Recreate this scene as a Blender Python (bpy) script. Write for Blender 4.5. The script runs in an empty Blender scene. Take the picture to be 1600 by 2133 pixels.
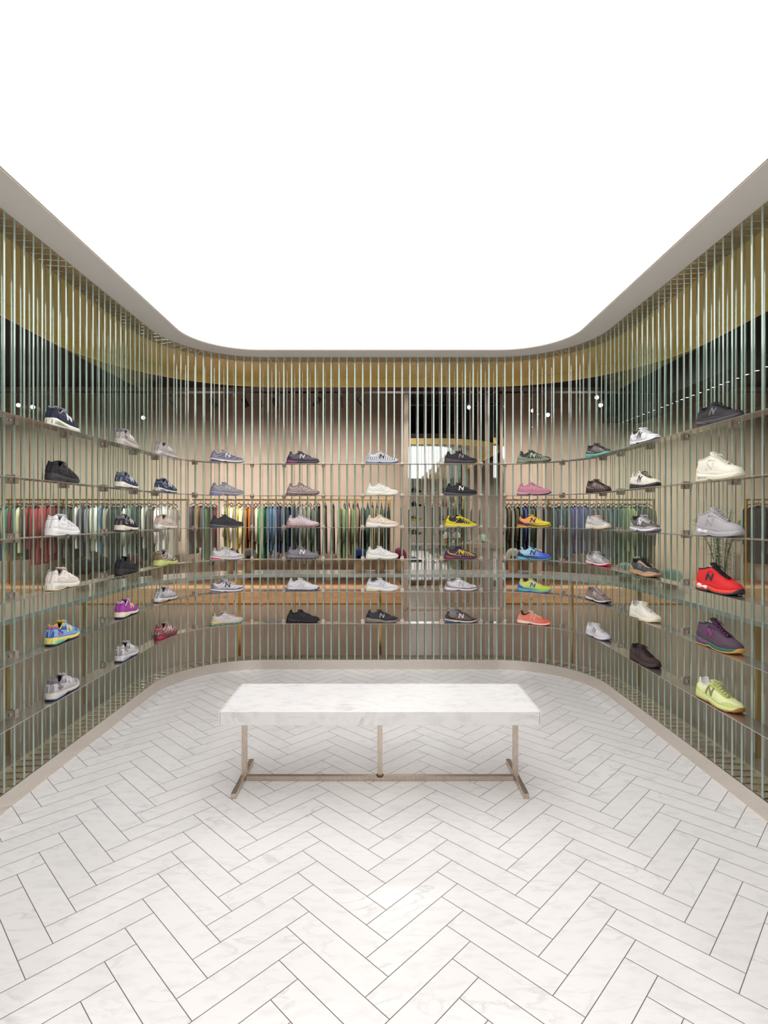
import bpy, bmesh, math, random
import numpy as np
from mathutils import Vector, Matrix
random.seed(7)
PI = math.pi
SC = bpy.context.scene
COL = SC.collection

# ------------------------------------------------------------------ camera, world, exposure
H = 1.40                       # eye height
F = 1125.0                     # focal length in pixels of the 1600x2133 frame
CX, CY = 791.5, 1073.5         # vanishing point of the room axis
cam = bpy.data.cameras.new('camera')
cam_ob = bpy.data.objects.new('camera', cam); COL.objects.link(cam_ob)
cam.sensor_fit = 'VERTICAL'; cam.sensor_height = 36.0; cam.lens = 36.0 * F / 2133.0
cam.shift_x = (800.0 - CX) / 2133.0
cam.shift_y = (CY - 1066.5) / 2133.0
cam.clip_start = 0.02; cam.clip_end = 60
cam_ob.location = (0, 0, H); cam_ob.rotation_euler = (PI/2, 0, 0)
SC.camera = cam_ob

w = bpy.data.worlds.new('world'); SC.world = w; w.use_nodes = True
w.node_tree.nodes['Background'].inputs[0].default_value = (0.55, 0.52, 0.48, 1)
w.node_tree.nodes['Background'].inputs[1].default_value = 0.05
vs = SC.view_settings
vs.view_transform = 'Standard'; vs.look = 'None'; vs.gamma = 1.0; vs.use_curve_mapping = False
vs.exposure = 0.07
cy = SC.cycles
cy.max_bounces = 18; cy.transmission_bounces = 18; cy.glossy_bounces = 8; cy.diffuse_bounces = 4
cy.transparent_max_bounces = 16
cy.caustics_reflective = True; cy.caustics_refractive = True
cy.sample_clamp_indirect = 6.0; cy.blur_glossy = 0.5
cy.use_denoising = True

CEIL_POWER = 2.3               # radiance of the luminous ceiling
SPOT_POWER = 60.0

# ------------------------------------------------------------------ plan of the booth: a rounded U
HW, DB, RC = 1.775, 4.914, 0.74      # half width, back wall distance, corner radius (fin fronts)
D0 = 1.55                            # where the glass walls start
ZB, ZT = 0.087, 2.84                 # fin bottom and top

def path(off=0.0, d0=D0):
    """lengths of the U at outward offset off: straight, arc, straight, arc, straight"""
    r = RC + off
    return (DB - RC - d0, PI/2*r, 2*(HW - RC), PI/2*r, DB - RC - d0)
def pt(s, off=0.0, d0=D0):
    """point and forward tangent on the U offset outward; s measured on the base line (off=0)"""
    L = path(0, d0)
    if s < L[0]: return Vector((-(HW+off), d0+s)), Vector((0, 1))
    s -= L[0]
    if s < L[1]:
        a = s/RC; r = RC+off
        return Vector((-(HW-RC)-r*math.cos(a), DB-RC+r*math.sin(a))), Vector((math.sin(a), math.cos(a)))
    s -= L[1]
    if s < L[2]: return Vector((-(HW-RC)+s, DB+off)), Vector((1, 0))
    s -= L[2]
    if s < L[3]:
        a = s/RC; r = RC+off
        return Vector((HW-RC+r*math.sin(a), DB-RC+r*math.cos(a))), Vector((math.cos(a), -math.sin(a)))
    s -= L[3]
    return Vector((HW+off, DB-RC-s)), Vector((0, -1))
def total(d0=D0): return sum(path(0, d0))
def samples(d0=D0, arc=28):
    L = path(0, d0); out = [0.0]; b = L[0]
    out += [b + L[1]*i/arc for i in range(arc+1)]; b += L[1]
    out += [b + L[2]*i/8 for i in range(1, 9)]; b += L[2]
    out += [b + L[3]*i/arc for i in range(1, arc+1)]; b += L[3]
    out += [b + L[4] - 1e-6]
    return out
def s_at(px, off=-0.05):
    """base-line position whose point at offset off projects to image column px"""
    lo, hi = 0.0, total()
    f = lambda s: CX + F*pt(s, off)[0].x/pt(s, off)[0].y
    for _ in range(60):
        m = (lo+hi)/2
        if f(m) < px: lo = m
        else: hi = m
    return (lo+hi)/2
def world(px, py, d):
    return Vector(((px-CX)*d/F, d, H-(py-CY)*d/F))

# ------------------------------------------------------------------ object helpers
def tag(o, label=None, cat=None, group=None, kind=None):
    if label: o['label'] = label
    if cat: o['category'] = cat
    if group: o['group'] = group
    if kind: o['kind'] = kind
    return o
def mesh_ob(name, verts, faces, mats=None, parent=None, smooth=False, fm=None):
    me = bpy.data.meshes.new(name)
    me.from_pydata([tuple(v) for v in verts], [], [tuple(f) for f in faces])
    me.update()
    if mats is not None:
        for m in (mats if isinstance(mats, (list, tuple)) else [mats]): me.materials.append(m)
    if fm is not None: me.polygons.foreach_set('material_index', fm)
    if smooth: me.polygons.foreach_set('use_smooth', [True]*len(me.polygons))
    o = bpy.data.objects.new(name, me); COL.objects.link(o)
    if parent: o.parent = parent
    return o
def empty(name, loc=(0, 0, 0), rz=0.0):
    o = bpy.data.objects.new(name, None); COL.objects.link(o)
    o.location = loc; o.rotation_euler = (0, 0, rz); o.empty_display_size = 0.05
    return o
class MB:
    def __init__(s): s.v = []; s.f = []; s.m = []
    def add(s, vs, fs, mi=0):
        b = len(s.v); s.v += [Vector(p) for p in vs]; s.f += [tuple(i+b for i in f) for f in fs]; s.m += [mi]*len(fs)
    def box(s, c, d, mi=0, rz=0.0, bev=0.0):
        x, y, z = [k/2 for k in d]; M = Matrix.Rotation(rz, 3, 'Z'); c = Vector(c)
        if bev <= 0:
            P = [(-x,-y,-z),(x,-y,-z),(x,y,-z),(-x,y,-z),(-x,-y,z),(x,-y,z),(x,y,z),(-x,y,z)]
            s.add([c+M@Vector(p) for p in P], [(0,3,2,1),(4,5,6,7),(0,1,5,4),(1,2,6,5),(2,3,7,6),(3,0,4,7)], mi)
        else:
            bm = bmesh.new(); bmesh.ops.create_cube(bm, size=1.0)
            for v in bm.verts: v.co = Vector((v.co.x*d[0], v.co.y*d[1], v.co.z*d[2]))
            bmesh.ops.bevel(bm, geom=list(bm.edges), offset=bev, segments=2, affect='EDGES', profile=0.6)
            bm.verts.index_update()
            s.add([c+M@v.co for v in bm.verts], [[v.index for v in f.verts] for f in bm.faces], mi); bm.free()
    def tube(s, pts, r, n=8, mi=0, caps=True, flat=1.0, up=None):
        pts = [Vector(p) for p in pts]; rings = []
        b = len(s.v)
        for i, p in enumerate(pts):
            t = (pts[min(i+1, len(pts)-1)] - pts[max(i-1, 0)]).normalized()
            u = Vector(up) if up is not None else (Vector((0, 0, 1)) if abs(t.z) < 0.9 else Vector((1, 0, 0)))
            a = t.cross(u).normalized(); c = a.cross(t).normalized()
            rr = r[i] if isinstance(r, (list, tuple)) else r
            for k in range(n):
                q = 2*PI*k/n
                s.v.append(p + a*(math.cos(q)*rr) + c*(math.sin(q)*rr*flat))
        for i in range(len(pts)-1):
            for k in range(n):
                k2 = (k+1) % n
                s.f.append((b+i*n+k, b+i*n+k2, b+(i+1)*n+k2, b+(i+1)*n+k)); s.m.append(mi)
        if caps:
            s.f.append(tuple(b+k for k in range(n))[::-1]); s.m.append(mi)
            s.f.append(tuple(b+(len(pts)-1)*n+k for k in range(n))); s.m.append(mi)
    def lathe(s, prof, c=(0, 0, 0), n=24, mi=0, sx=1.0, sy=1.0):
        b = len(s.v); c = Vector(c)
        for r, z in prof:
            for k in range(n):
                q = 2*PI*k/n
                s.v.append(c + Vector((r*math.cos(q)*sx, r*math.sin(q)*sy, z)))
        for i in range(len(prof)-1):
            for k in range(n):
                k2 = (k+1) % n
                s.f.append((b+i*n+k, b+i*n+k2, b+(i+1)*n+k2, b+(i+1)*n+k)); s.m.append(mi)
    def grid(s, P, mi=0, closed=False):
        """P[i][j] points"""
        b = len(s.v); n = len(P[0])
        for row in P: s.v += [Vector(p) for p in row]
        for i in range(len(P)-1):
            for j in range(n if closed else n-1):
                j2 = (j+1) % n
                s.f.append((b+i*n+j, b+i*n+j2, b+(i+1)*n+j2, b+(i+1)*n+j))
                s.m.append(mi(i, j) if callable(mi) else mi)
    def build(s, name, mats, parent=None, smooth=False):
        return mesh_ob(name, s.v, s.f, mats, parent, smooth, s.m)

# ------------------------------------------------------------------ materials
def srgb(r, g, b):
    f = lambda c: (c/255/12.92) if c/255 <= 0.04045 else ((c/255+0.055)/1.055)**2.4
    return (f(r), f(g), f(b), 1)
def mat(name, col, rough=0.5, metal=0.0, **kw):
    m = bpy.data.materials.new(name); m.use_nodes = True
    b = m.node_tree.nodes['Principled BSDF']
    b.inputs['Base Color'].default_value = col; b.inputs['Roughness'].default_value = rough
    b.inputs['Metallic'].default_value = metal
    for k, v in kw.items(): b.inputs[k.replace('_', ' ')].default_value = v
    return m
def noisy(name, c1, c2, scale=8.0, rough=0.5, metal=0.0, bump=0.0, stretch=None, detail=4.0, rvar=0.0, lo=0.35, hi=0.65, coord='Object'):
    m = mat(name, c1, rough, metal); nt = m.node_tree; N = nt.nodes; L = nt.links
    b = N['Principled BSDF']
    tc = N.new('ShaderNodeTexCoord'); mp = N.new('ShaderNodeMapping'); no = N.new('ShaderNodeTexNoise')
    no.inputs['Scale'].default_value = scale; no.inputs['Detail'].default_value = detail
    if stretch: mp.inputs['Scale'].default_value = stretch
    L.new(tc.outputs[coord], mp.inputs[0]); L.new(mp.outputs[0], no.inputs['Vector'])
    r = N.new('ShaderNodeValToRGB'); r.color_ramp.elements[0].position = lo; r.color_ramp.elements[1].position = hi
    r.color_ramp.elements[0].color = c1; r.color_ramp.elements[1].color = c2
    L.new(no.outputs['Fac'], r.inputs[0]); L.new(r.outputs[0], b.inputs['Base Color'])
    if rvar:
        mr = N.new('ShaderNodeMapRange'); mr.inputs['To Min'].default_value = rough-rvar; mr.inputs['To Max'].default_value = rough+rvar
        L.new(no.outputs['Fac'], mr.inputs['Value']); L.new(mr.outputs[0], b.inputs['Roughness'])
    if bump:
        bp = N.new('ShaderNodeBump'); bp.inputs['Strength'].default_value = bump; bp.inputs['Distance'].default_value = 0.002
        L.new(no.outputs['Fac'], bp.inputs['Height']); L.new(bp.outputs[0], b.inputs['Normal'])
    return m
def emit(name, col, st):
    m = bpy.data.materials.new(name); m.use_nodes = True; nt = m.node_tree; nt.nodes.clear()
    e = nt.nodes.new('ShaderNodeEmission'); o = nt.nodes.new('ShaderNodeOutputMaterial')
    e.inputs[0].default_value = col; e.inputs[1].default_value = st
    nt.links.new(e.outputs[0], o.inputs[0]); return m

def marble(name, base, vein, tiles=False, rough=0.32):
    m = mat(name, base, rough); nt = m.node_tree; N = nt.nodes; L = nt.links; b = N['Principled BSDF']
    tc = N.new('ShaderNodeTexCoord'); vec = tc.outputs['Object']
    if tiles:
        at = N.new('ShaderNodeAttribute'); at.attribute_name = 'tile_shift'
        ad = N.new('ShaderNodeVectorMath'); ad.operation = 'MULTIPLY_ADD'; ad.inputs[1].default_value = (17, 17, 17)
        L.new(at.outputs['Color'], ad.inputs[0]); L.new(vec, ad.inputs[2]); vec = ad.outputs[0]
    n1 = N.new('ShaderNodeTexNoise'); n1.inputs['Scale'].default_value = 3.0; n1.inputs['Detail'].default_value = 6; n1.inputs['Distortion'].default_value = 1.2
    mp = N.new('ShaderNodeMapping'); mp.inputs['Rotation'].default_value = (0, 0, 0.5); mp.inputs['Scale'].default_value = (1.0, 2.6, 1.0)
    L.new(vec, mp.inputs[0]); L.new(mp.outputs[0], n1.inputs['Vector'])
    # thin veins: where the noise crosses 0.5
    s = N.new('ShaderNodeMath'); s.operation = 'SUBTRACT'; s.inputs[1].default_value = 0.5
    a = N.new('ShaderNodeMath'); a.operation = 'ABSOLUTE'
    mr = N.new('ShaderNodeMapRange'); mr.inputs['From Min'].default_value = 0.0; mr.inputs['From Max'].default_value = 0.035
    mr.inputs['To Min'].default_value = 1.0; mr.inputs['To Max'].default_value = 0.0
    L.new(n1.outputs['Fac'], s.inputs[0]); L.new(s.outputs[0], a.inputs[0]); L.new(a.outputs[0], mr.inputs['Value'])
    n2 = N.new('ShaderNodeTexNoise'); n2.inputs['Scale'].default_value = 4.5; n2.inputs['Detail'].default_value = 5
    L.new(vec, n2.inputs['Vector'])
    mk = N.new('ShaderNodeMapRange'); mk.inputs['From Min'].default_value = 0.45; mk.inputs['From Max'].default_value = 0.75
    L.new(n2.outputs['Fac'], mk.inputs['Value'])
    mu = N.new('ShaderNodeMath'); mu.operation = 'MULTIPLY'; L.new(mr.outputs[0], mu.inputs[0]); L.new(mk.outputs[0], mu.inputs[1])
    n3 = N.new('ShaderNodeTexNoise'); n3.inputs['Scale'].default_value = 14; n3.inputs['Detail'].default_value = 7
    L.new(mp.outputs[0], n3.inputs['Vector'])
    m3 = N.new('ShaderNodeMapRange'); m3.inputs['From Min'].default_value = 0.5; m3.inputs['From Max'].default_value = 0.8; m3.inputs['To Max'].default_value = 0.45
    L.new(n3.outputs['Fac'], m3.inputs['Value'])
    ax = N.new('ShaderNodeMath'); ax.operation = 'MAXIMUM'; L.new(mu.outputs[0], ax.inputs[0]); L.new(m3.outputs[0], ax.inputs[1])
    mx = N.new('ShaderNodeMix'); mx.data_type = 'RGBA'; mx.inputs['A'].default_value = base; mx.inputs['B'].default_value = vein
    L.new(ax.outputs[0], mx.inputs['Factor'])
    if tiles:
        at2 = N.new('ShaderNodeAttribute'); at2.attribute_name = 'tile_shift'
        sp = N.new('ShaderNodeSeparateColor'); L.new(at2.outputs['Color'], sp.inputs[0])
        m4 = N.new('ShaderNodeMapRange'); m4.inputs['To Min'].default_value = 0.965; m4.inputs['To Max'].default_value = 1.0
        L.new(sp.outputs[2], m4.inputs['Value'])
        hs = N.new('ShaderNodeHueSaturation'); L.new(m4.outputs[0], hs.inputs['Value']); L.new(mx.outputs['Result'], hs.inputs['Color'])
        L.new(hs.outputs[0], b.inputs['Base Color'])
    else: L.new(mx.outputs['Result'], b.inputs['Base Color'])
    return m

M = {}
M['marble_tile'] = marble('marble_tile', (0.80, 0.785, 0.78, 1), (0.58, 0.575, 0.58, 1), tiles=True, rough=0.30)
M['grout'] = mat('grout', srgb(128, 116, 112), 0.9)
M['marble_slab'] = marble('marble_slab', (0.84, 0.83, 0.83, 1), (0.50, 0.50, 0.52, 1), rough=0.28)
M['steel'] = noisy('brushed_steel', srgb(240, 232, 223), srgb(226, 217, 207), 60, 0.3, 1.0, 0.03, (1, 1, 12), rvar=0.05)
M['bench_steel'] = noisy('bench_steel', srgb(214, 202, 190), srgb(196, 182, 166), 40, 0.3, 1.0, 0.03, (8, 1, 1), rvar=0.05)
M['shelf_steel'] = noisy('shelf_steel', srgb(232, 227, 221), srgb(220, 215, 209), 30, 0.2, 0.9, 0.0, (1, 1, 1), rvar=0.06)
M['clamp'] = noisy('clamp_nickel', srgb(222, 212, 202), srgb(206, 196, 186), 30, 0.34, 0.7, 0.0)
M['soffit'] = mat('soffit_paint', srgb(246, 240, 233), 0.6)
M['gold'] = noisy('brushed_brass', srgb(252, 230, 160), srgb(246, 220, 142), 12, 0.4, 0.25, 0.0, (6, 6, 0.6), rvar=0.08)
M['brass'] = mat('brass', srgb(214, 178, 96), 0.28, 1.0)
M['dark_metal'] = mat('dark_metal', srgb(40, 36, 36), 0.45)
M['plinth'] = noisy('plinth_bronze', srgb(176, 158, 136), srgb(160, 143, 122), 20, 0.5, 0.0, 0.0)
M['head'] = noisy('fin_head_bronze', srgb(206, 184, 144), srgb(190, 168, 128), 20, 0.5)
M['concrete'] = noisy('shop_floor', srgb(124, 108, 96), srgb(112, 97, 86), 1.2, 0.33, 0.0, 0.0)
M['beige'] = noisy('beige_plaster', srgb(196, 178, 162), srgb(188, 170, 154), 3.0, 0.75)
M['dark_ceiling'] = mat('dark_ceiling', srgb(58, 52, 50), 0.85)
M['light_panel'] = emit('luminous_ceiling', (1.0, 0.985, 0.98, 1), CEIL_POWER)
M['mirror'] = mat('mirror', (0.9, 0.9, 0.9, 1), 0.02, 1.0)
M['oak'] = noisy('oak', srgb(204, 164, 126), srgb(184, 142, 104), 6, 0.45, 0, 0, (1, 8, 8))
M['counter'] = mat('counter_glass', srgb(244, 240, 236), 0.2, 0.0)
g = bpy.data.materials.new('fin_glass'); g.use_nodes = True
b = g.node_tree.nodes['Principled BSDF']
b.inputs['Base Color'].default_value = (0.955, 0.988, 0.97, 1); b.inputs['Roughness'].default_value = 0.0
b.inputs['Transmission Weight'].default_value = 1.0; b.inputs['IOR'].default_value = 1.5
M['glass'] = g
M['glass_edge'] = mat('fin_edge', (0.55, 0.80, 0.70, 1), 0.08, 0.0)
b = M['glass_edge'].node_tree.nodes['Principled BSDF']
b.inputs['Transmission Weight'].default_value = 0.5; b.inputs['IOR'].default_value = 2.25

# ------------------------------------------------------------------ booth structure
def convex_clip(poly, region):
    out = poly
    for i in range(len(region)):
        a, bb = region[i], region[(i+1) % len(region)]
        nx, ny = -(bb[1]-a[1]), bb[0]-a[0]
        inp, out = out, []
        if not inp: return []
        for k in range(len(inp)):
            p, q = inp[k], inp[(k+1) % len(inp)]
            dp = (p[0]-a[0])*nx+(p[1]-a[1])*ny; dq = (q[0]-a[0])*nx+(q[1]-a[1])*ny
            if dp >= 0: out.append(p)
            if (dp >= 0) != (dq >= 0):
                t = dp/(dp-dq); out.append((p[0]+(q[0]-p[0])*t, p[1]+(q[1]-p[1])*t))
    return out
REAR = -5.4
def region(off, arc=12, d0=REAR):
    ss = samples(d0, arc)
    P = [tuple(pt(s, off, d0)[0]) for s in ss]
    return P[::-1]   # counter-clockwise seen from above
reg = region(0.05)

def build_floor():
    wv, Lv, th = 0.0701*H, 0.2761*H, 0.7956
    X0, Y0 = -0.6206*H, 1.5077*H
    ca, sa = math.cos(th), math.sin(th); gap = 0.0013
    P = lambda a, b_: (X0+a*ca+b_*sa, Y0+a*sa-b_*ca)
    V, Fc, att = [], [], []
    for k in range(-70, 71):
        for m_ in range(-22, 20):
            oa, ob = k*wv + m_*Lv, -k*wv + m_*Lv
            for (a0, b0, a1, b1) in ((0, 0, wv, Lv), (0, Lv, Lv, Lv+wv)):
                q = [(oa+a0+gap, ob+b0+gap), (oa+a0+gap, ob+b1-gap), (oa+a1-gap, ob+b1-gap), (oa+a1-gap, ob+b0+gap)]
                poly = [P(*c) for c in q]
                if max(abs(c[0]) for c in poly) > 2.8 or max(c[1] for c in poly) > 6 or min(c[1] for c in poly) < -6.0: continue
                poly = convex_clip(poly, reg)
                if len(poly) < 3: continue
                bi = len(V); V += [(x, y, 0.0) for x, y in poly]; Fc.append(tuple(range(bi, bi+len(poly))))
                att.append((random.random(), random.random(), random.random(), 1))
    me_n = 'floor'
    nt = len(Fc)
    bi = len(V); V += [(x, y, -0.0015) for x, y in reg]; Fc.append(tuple(range(bi, bi+len(reg))))
    o = mesh_ob(me_n, V, Fc, [M['marble_tile'], M['grout']], fm=[0]*nt+[1])
    at = o.data.color_attributes.new('tile_shift', 'FLOAT_COLOR', 'CORNER')
    vals = []
    for i, p in enumerate(o.data.polygons):
        c = att[i] if i < nt else (0, 0, 0, 1)
        vals += list(c)*p.loop_total
    at.data.foreach_set('color', vals)
    if o.data.polygons[0].normal.z < 0: o.data.flip_normals()
    tag(o, kind='structure')
build_floor()

def sweep(name, prof, material, d0=D0, parent=None, arc=28, closed=True, smooth=False):
    """profile of (outward offset, z) swept along the U"""
    ss = samples(d0, arc)
    mb = MB(); n = len(prof)
    for s in ss:
        for off, z in prof:
            p, _ = pt(s, off, d0); mb.v.append(Vector((p.x, p.y, z)))
    for i in range(len(ss)-1):
        for k in range(n if closed else n-1):
            k2 = (k+1) % n
            mb.f.append((i*n+k, (i+1)*n+k, (i+1)*n+k2, i*n+k2)); mb.m.append(0)
    if closed:
        mb.f.append(tuple(range(n))); mb.m.append(0)
        mb.f.append(tuple((len(ss)-1)*n+k for k in range(n))[::-1]); mb.m.append(0)
    o = mb.build(name, material, parent, smooth)
    bm = bmesh.new(); bm.from_mesh(o.data); bmesh.ops.recalc_face_normals(bm, faces=bm.faces); bm.to_mesh(o.data); bm.free()
    return o
tag(sweep('baseboard_booth', [(-0.004, 0.0), (-0.004, 0.086), (0.006, 0.086), (0.006, 0.0)], M['steel']), kind='structure')
tag(sweep('trim_fin_plinth', [(0.007, 0.0), (0.007, 0.083), (0.175, 0.083), (0.175, 0.0)], M['plinth']), kind='structure')
# soffit ring around the light ceiling, with the fins' head channel and the brass fascia outside it
tag(sweep('ceiling_soffit', [(-0.20, ZT), (-0.20, ZT+0.03), (0.0, ZT+0.03), (0.0, ZT)], M['soffit'], REAR), kind='structure')
tag(sweep('trim_soffit_edge', [(-0.206, ZT+0.004), (-0.206, ZT+0.035), (-0.2001, ZT+0.035), (-0.2001, ZT+0.004)], M['bench_steel'], REAR), kind='structure')
tag(sweep('trim_fin_head', [(0.0005, ZT+0.001), (0.0005, ZT+0.03), (0.16, ZT+0.03), (0.16, ZT+0.001)], M['head'], REAR), kind='structure')
tag(sweep('trim_brass_fascia', [(0.161, ZT), (0.161, ZT+0.03), (0.80, ZT+0.03), (0.80, ZT-0.085), (0.775, ZT-0.085), (0.775, ZT)], M['gold'], REAR), kind='structure')
rg = region(-0.19)
lp = mesh_ob('luminous_ceiling', [(x, y, ZT+0.032) for x, y in rg], [tuple(range(len(rg)))[::-1]], M['light_panel'])
tag(lp, 'large stretched white luminous ceiling with rounded corners glowing over the whole booth', 'ceiling light')
rg2 = region(0.80)
rf = MB(); rf.v = [Vector((x, y, ZT+0.05)) for x, y in rg2] + [Vector((x, y, ZT+0.12)) for x, y in rg2]; n = len(rg2)
rf.f = [tuple(range(n))[::-1], tuple(range(n, 2*n))] + [(i, (i+1) % n, n+(i+1) % n, n+i) for i in range(n)]; rf.m = [0]*len(rf.f)
tag(rf.build('ceiling_booth_roof', M['dark_ceiling']), kind='structure')  # unseen roof, put above the luminous panel to block its light

# ------------------------------------------------------------------ shop shell
XS, YB, YF, ZC = 8.0, 9.7, -7.0, 3.7
def plane(name, P, m):
    o = mesh_ob(name, P, [tuple(range(len(P)))], m); tag(o, kind='structure'); return o
mf = MB(); mf.box((0, (YB+YF)/2, -0.053), (2*XS, YB-YF, 0.1)); tag(mf.build('floor_shop', M['concrete']), kind='structure')
for nm, c, d, m_ in (('wall_back', (0, YB+0.05, ZC/2), (2*XS, 0.1, ZC), 'beige'), ('wall_front', (0, YF-0.05, ZC/2), (2*XS, 0.1, ZC), 'beige'),
                     ('wall_left', (-XS-0.05, (YB+YF)/2, ZC/2), (0.1, YB-YF, ZC), 'beige'), ('wall_right', (XS+0.05, (YB+YF)/2, ZC/2), (0.1, YB-YF, ZC), 'beige'),
                     ('ceiling', (0, (YB+YF)/2, ZC+0.05), (2*XS, YB-YF, 0.1), 'dark_ceiling')):
    mb = MB(); mb.box(c, d); tag(mb.build(nm, M[m_]), kind='structure')

def spot(loc, target, power, size=1.2, col=(1, 0.86, 0.7), blend=0.6, radius=0.05):
    l = bpy.data.lights.new('spot', 'SPOT'); l.energy = power; l.color = col; l.spot_size = size; l.spot_blend = blend; l.shadow_soft_size = radius
    o = bpy.data.objects.new('spot_light_source', l); COL.objects.link(o); o.location = loc
    o.rotation_euler = (Vector(target)-Vector(loc)).to_track_quat('-Z', 'Y').to_euler()
    return o
def area(loc, rot, sx, sy, power, col=(1, 0.94, 0.87)):
    l = bpy.data.lights.new('panel', 'AREA'); l.shape = 'RECTANGLE'; l.size = sx; l.size_y = sy; l.energy = power; l.color = col
    o = bpy.data.objects.new('shop_panel_light', l); COL.objects.link(o); o.location = loc; o.rotation_euler = rot
    return o
for x in (-6.4, -5.2, -4.0, -2.8, -1.6, -0.4, 2.4, 3.6, 4.8, 6.0):
    spot((x, 7.72, 3.2), (x, 9.6, 0.8), SPOT_POWER*2.6, 1.9, (1, 0.93, 0.85), 1.0)
for x in (-5.2, 5.2):  # added fill spots without fixtures, raising the shop's ambient light
    for y in (-1.0, 1.6, 4.2, 6.4):
        spot((x, y, ZC-.12), (x, y, 0), 190, 2.7, (1, 0.94, 0.88), 0.8, 0.15)
for x in (-2.6, 0.2, 3.0): spot((x, 6.9, ZC-.12), (x, 6.9, 0), 150, 2.7, (1, 0.94, 0.88), 0.8, 0.15)  # more added ambient fill, in front of the racks
for x in (-4.6, 4.6): spot((x, -4.6, ZC-.12), (x, -4.6, 0), 190, 2.7, (1, 0.94, 0.88), 0.8, 0.15)  # unseen fill pair added behind the camera

# ------------------------------------------------------------------ glass fins
def fin_mesh():
    t, dp, c = 0.0065, 0.15, 0.0012
    sec = [(-t, c), (-t+c, 0), (t-c, 0), (t, c), (t, dp-c), (t-c, dp), (-t+c, dp), (-t, dp-c)]   # x along wall, y outward
    mb = MB(); n = len(sec)
    for z in (ZB, ZT-0.0005): mb.v += [Vector((x, y, z)) for x, y in sec]
    mb.f = [(k, (k+1) % n, n+(k+1) % n, n+k) for k in range(n)] + [tuple(range(n))[::-1], tuple(range(n, 2*n))]
    mb.m = [1, 1, 1, 0, 1, 1, 1, 0, 0, 0]
    return mb
PITCH = 0.0718
proto = None
FIN_S = []
s0 = s_at(791.5-3, 0.0)
k0 = -int(s0/PITCH)
k = k0
while True:
    s = s0 + k*PITCH
    if s > total()-0.01: break
    if s > 0.01: FIN_S.append(s)
    k += 1
L_ = path()
COLS = {'L0': 131, 'L1': 264, 'L2': 346, 'B0': 473, 'B1': 631, 'B2': 796, 'B3': 960, 'B4': 1112, 'R0': 1246, 'R1': 1343, 'R2': 1498}
CS = [(s_at(px, -0.052), k) for k, px in COLS.items()]
ORD = ['first', 'second', 'third', 'fourth', 'fifth', 'sixth', 'seventh', 'eighth', 'ninth', 'tenth', 'eleventh', 'twelfth', 'thirteenth', 'fourteenth', 'fifteenth', 'sixteenth', 'seventeenth', 'eighteenth', 'nineteenth', 'twentieth', 'twenty-first', 'twenty-second', 'twenty-third', 'twenty-fourth']
WALL = {'L': 'left', 'B': 'back', 'R': 'right'}
for s in FIN_S:
    p, t = pt(s)
    if proto is None:
        proto = fin_mesh().build('glass_fin', [M['glass'], M['glass_edge']]); o = proto
    else:
        o = proto.copy(); COL.objects.link(o)
    o.location = (p.x, p.y, 0); o.rotation_euler = (0, 0, math.atan2(t.y, t.x))
    prev = [c for c in CS if c[0] <= s]
    if not prev:
        n_ = len([q for q in FIN_S if s <= q < CS[0][0]])
        lab = 'greenish clear glass fin, %s left of the first sneaker column on the left wall' % ORD[n_-1]
    else:
        c0 = prev[-1]; n_ = len([q for q in FIN_S if c0[0] <= q <= s])
        lab = 'greenish clear glass fin, %s right of the %s sneaker column on the %s wall' % (ORD[n_-1], ORD[int(c0[1][1])], WALL[c0[1][0]])
    tag(o, lab, 'glass fin', 'upright glass fins round the booth')

SHELF_Z = [H+.0958*4.814-.2854*i for i in range(6)]

# ------------------------------------------------------------------ shelves with clamps
def make_shelves():
    clamp_px = [34, 142, 223, 286, 324, 412, 522, 587, 669, 750, 832, 913, 995, 1059, 1166, 1255, 1287, 1346, 1425, 1524]
    body = None; screws = None
    for i in range(6):
        z = SHELF_Z[i]
        root = empty('display_shelf', (0, 0, z))
        tag(root, 'curved satin steel shelf round the glass wall, %s of six' % ['topmost', 'second highest', 'third highest', 'third lowest', 'second lowest', 'lowest'][i], 'shelf', 'curved steel shelves')
        o = sweep('shelf_plate', [(-0.100, -0.0012), (-0.100, 0.0018), (-0.002, 0.0018), (-0.002, -0.0012)], M['shelf_steel'], parent=root)
        for px in clamp_px:
            s = s_at(px, 0.0)
            s = min(FIN_S, key=lambda q: abs(q-s))
            p, t = pt(s, 0.0)
            if body is None:
                mb = MB()
                for sx in (-1, 1): mb.box((sx*0.0105, 0.014, 0), (0.008, 0.05, 0.044), 0, bev=0.001)
                mb.box((0, -0.0065, 0.0), (0.029, 0.009, 0.044), 0, bev=0.001)
                c = mb.build('shelf_clamp', M['clamp'], root); body = c.data
                sb = MB()
                for sx in (-1, 1):
                    sb.tube([(sx*0.0145, 0.016, 0.0), (sx*0.0175, 0.016, 0.0), (sx*0.019, 0.016, 0)], [0.0085, 0.0085, 0.005], 14)
                q = sb.build('screw', M['bench_steel'], c); screws = q.data
            else:
                c = bpy.data.objects.new('shelf_clamp', body); COL.objects.link(c); c.parent = root
                q = bpy.data.objects.new('screw', screws); COL.objects.link(q); q.parent = c
            c.location = (p.x, p.y, 0); c.rotation_euler = (0, 0, math.atan2(t.y, t.x))

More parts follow.
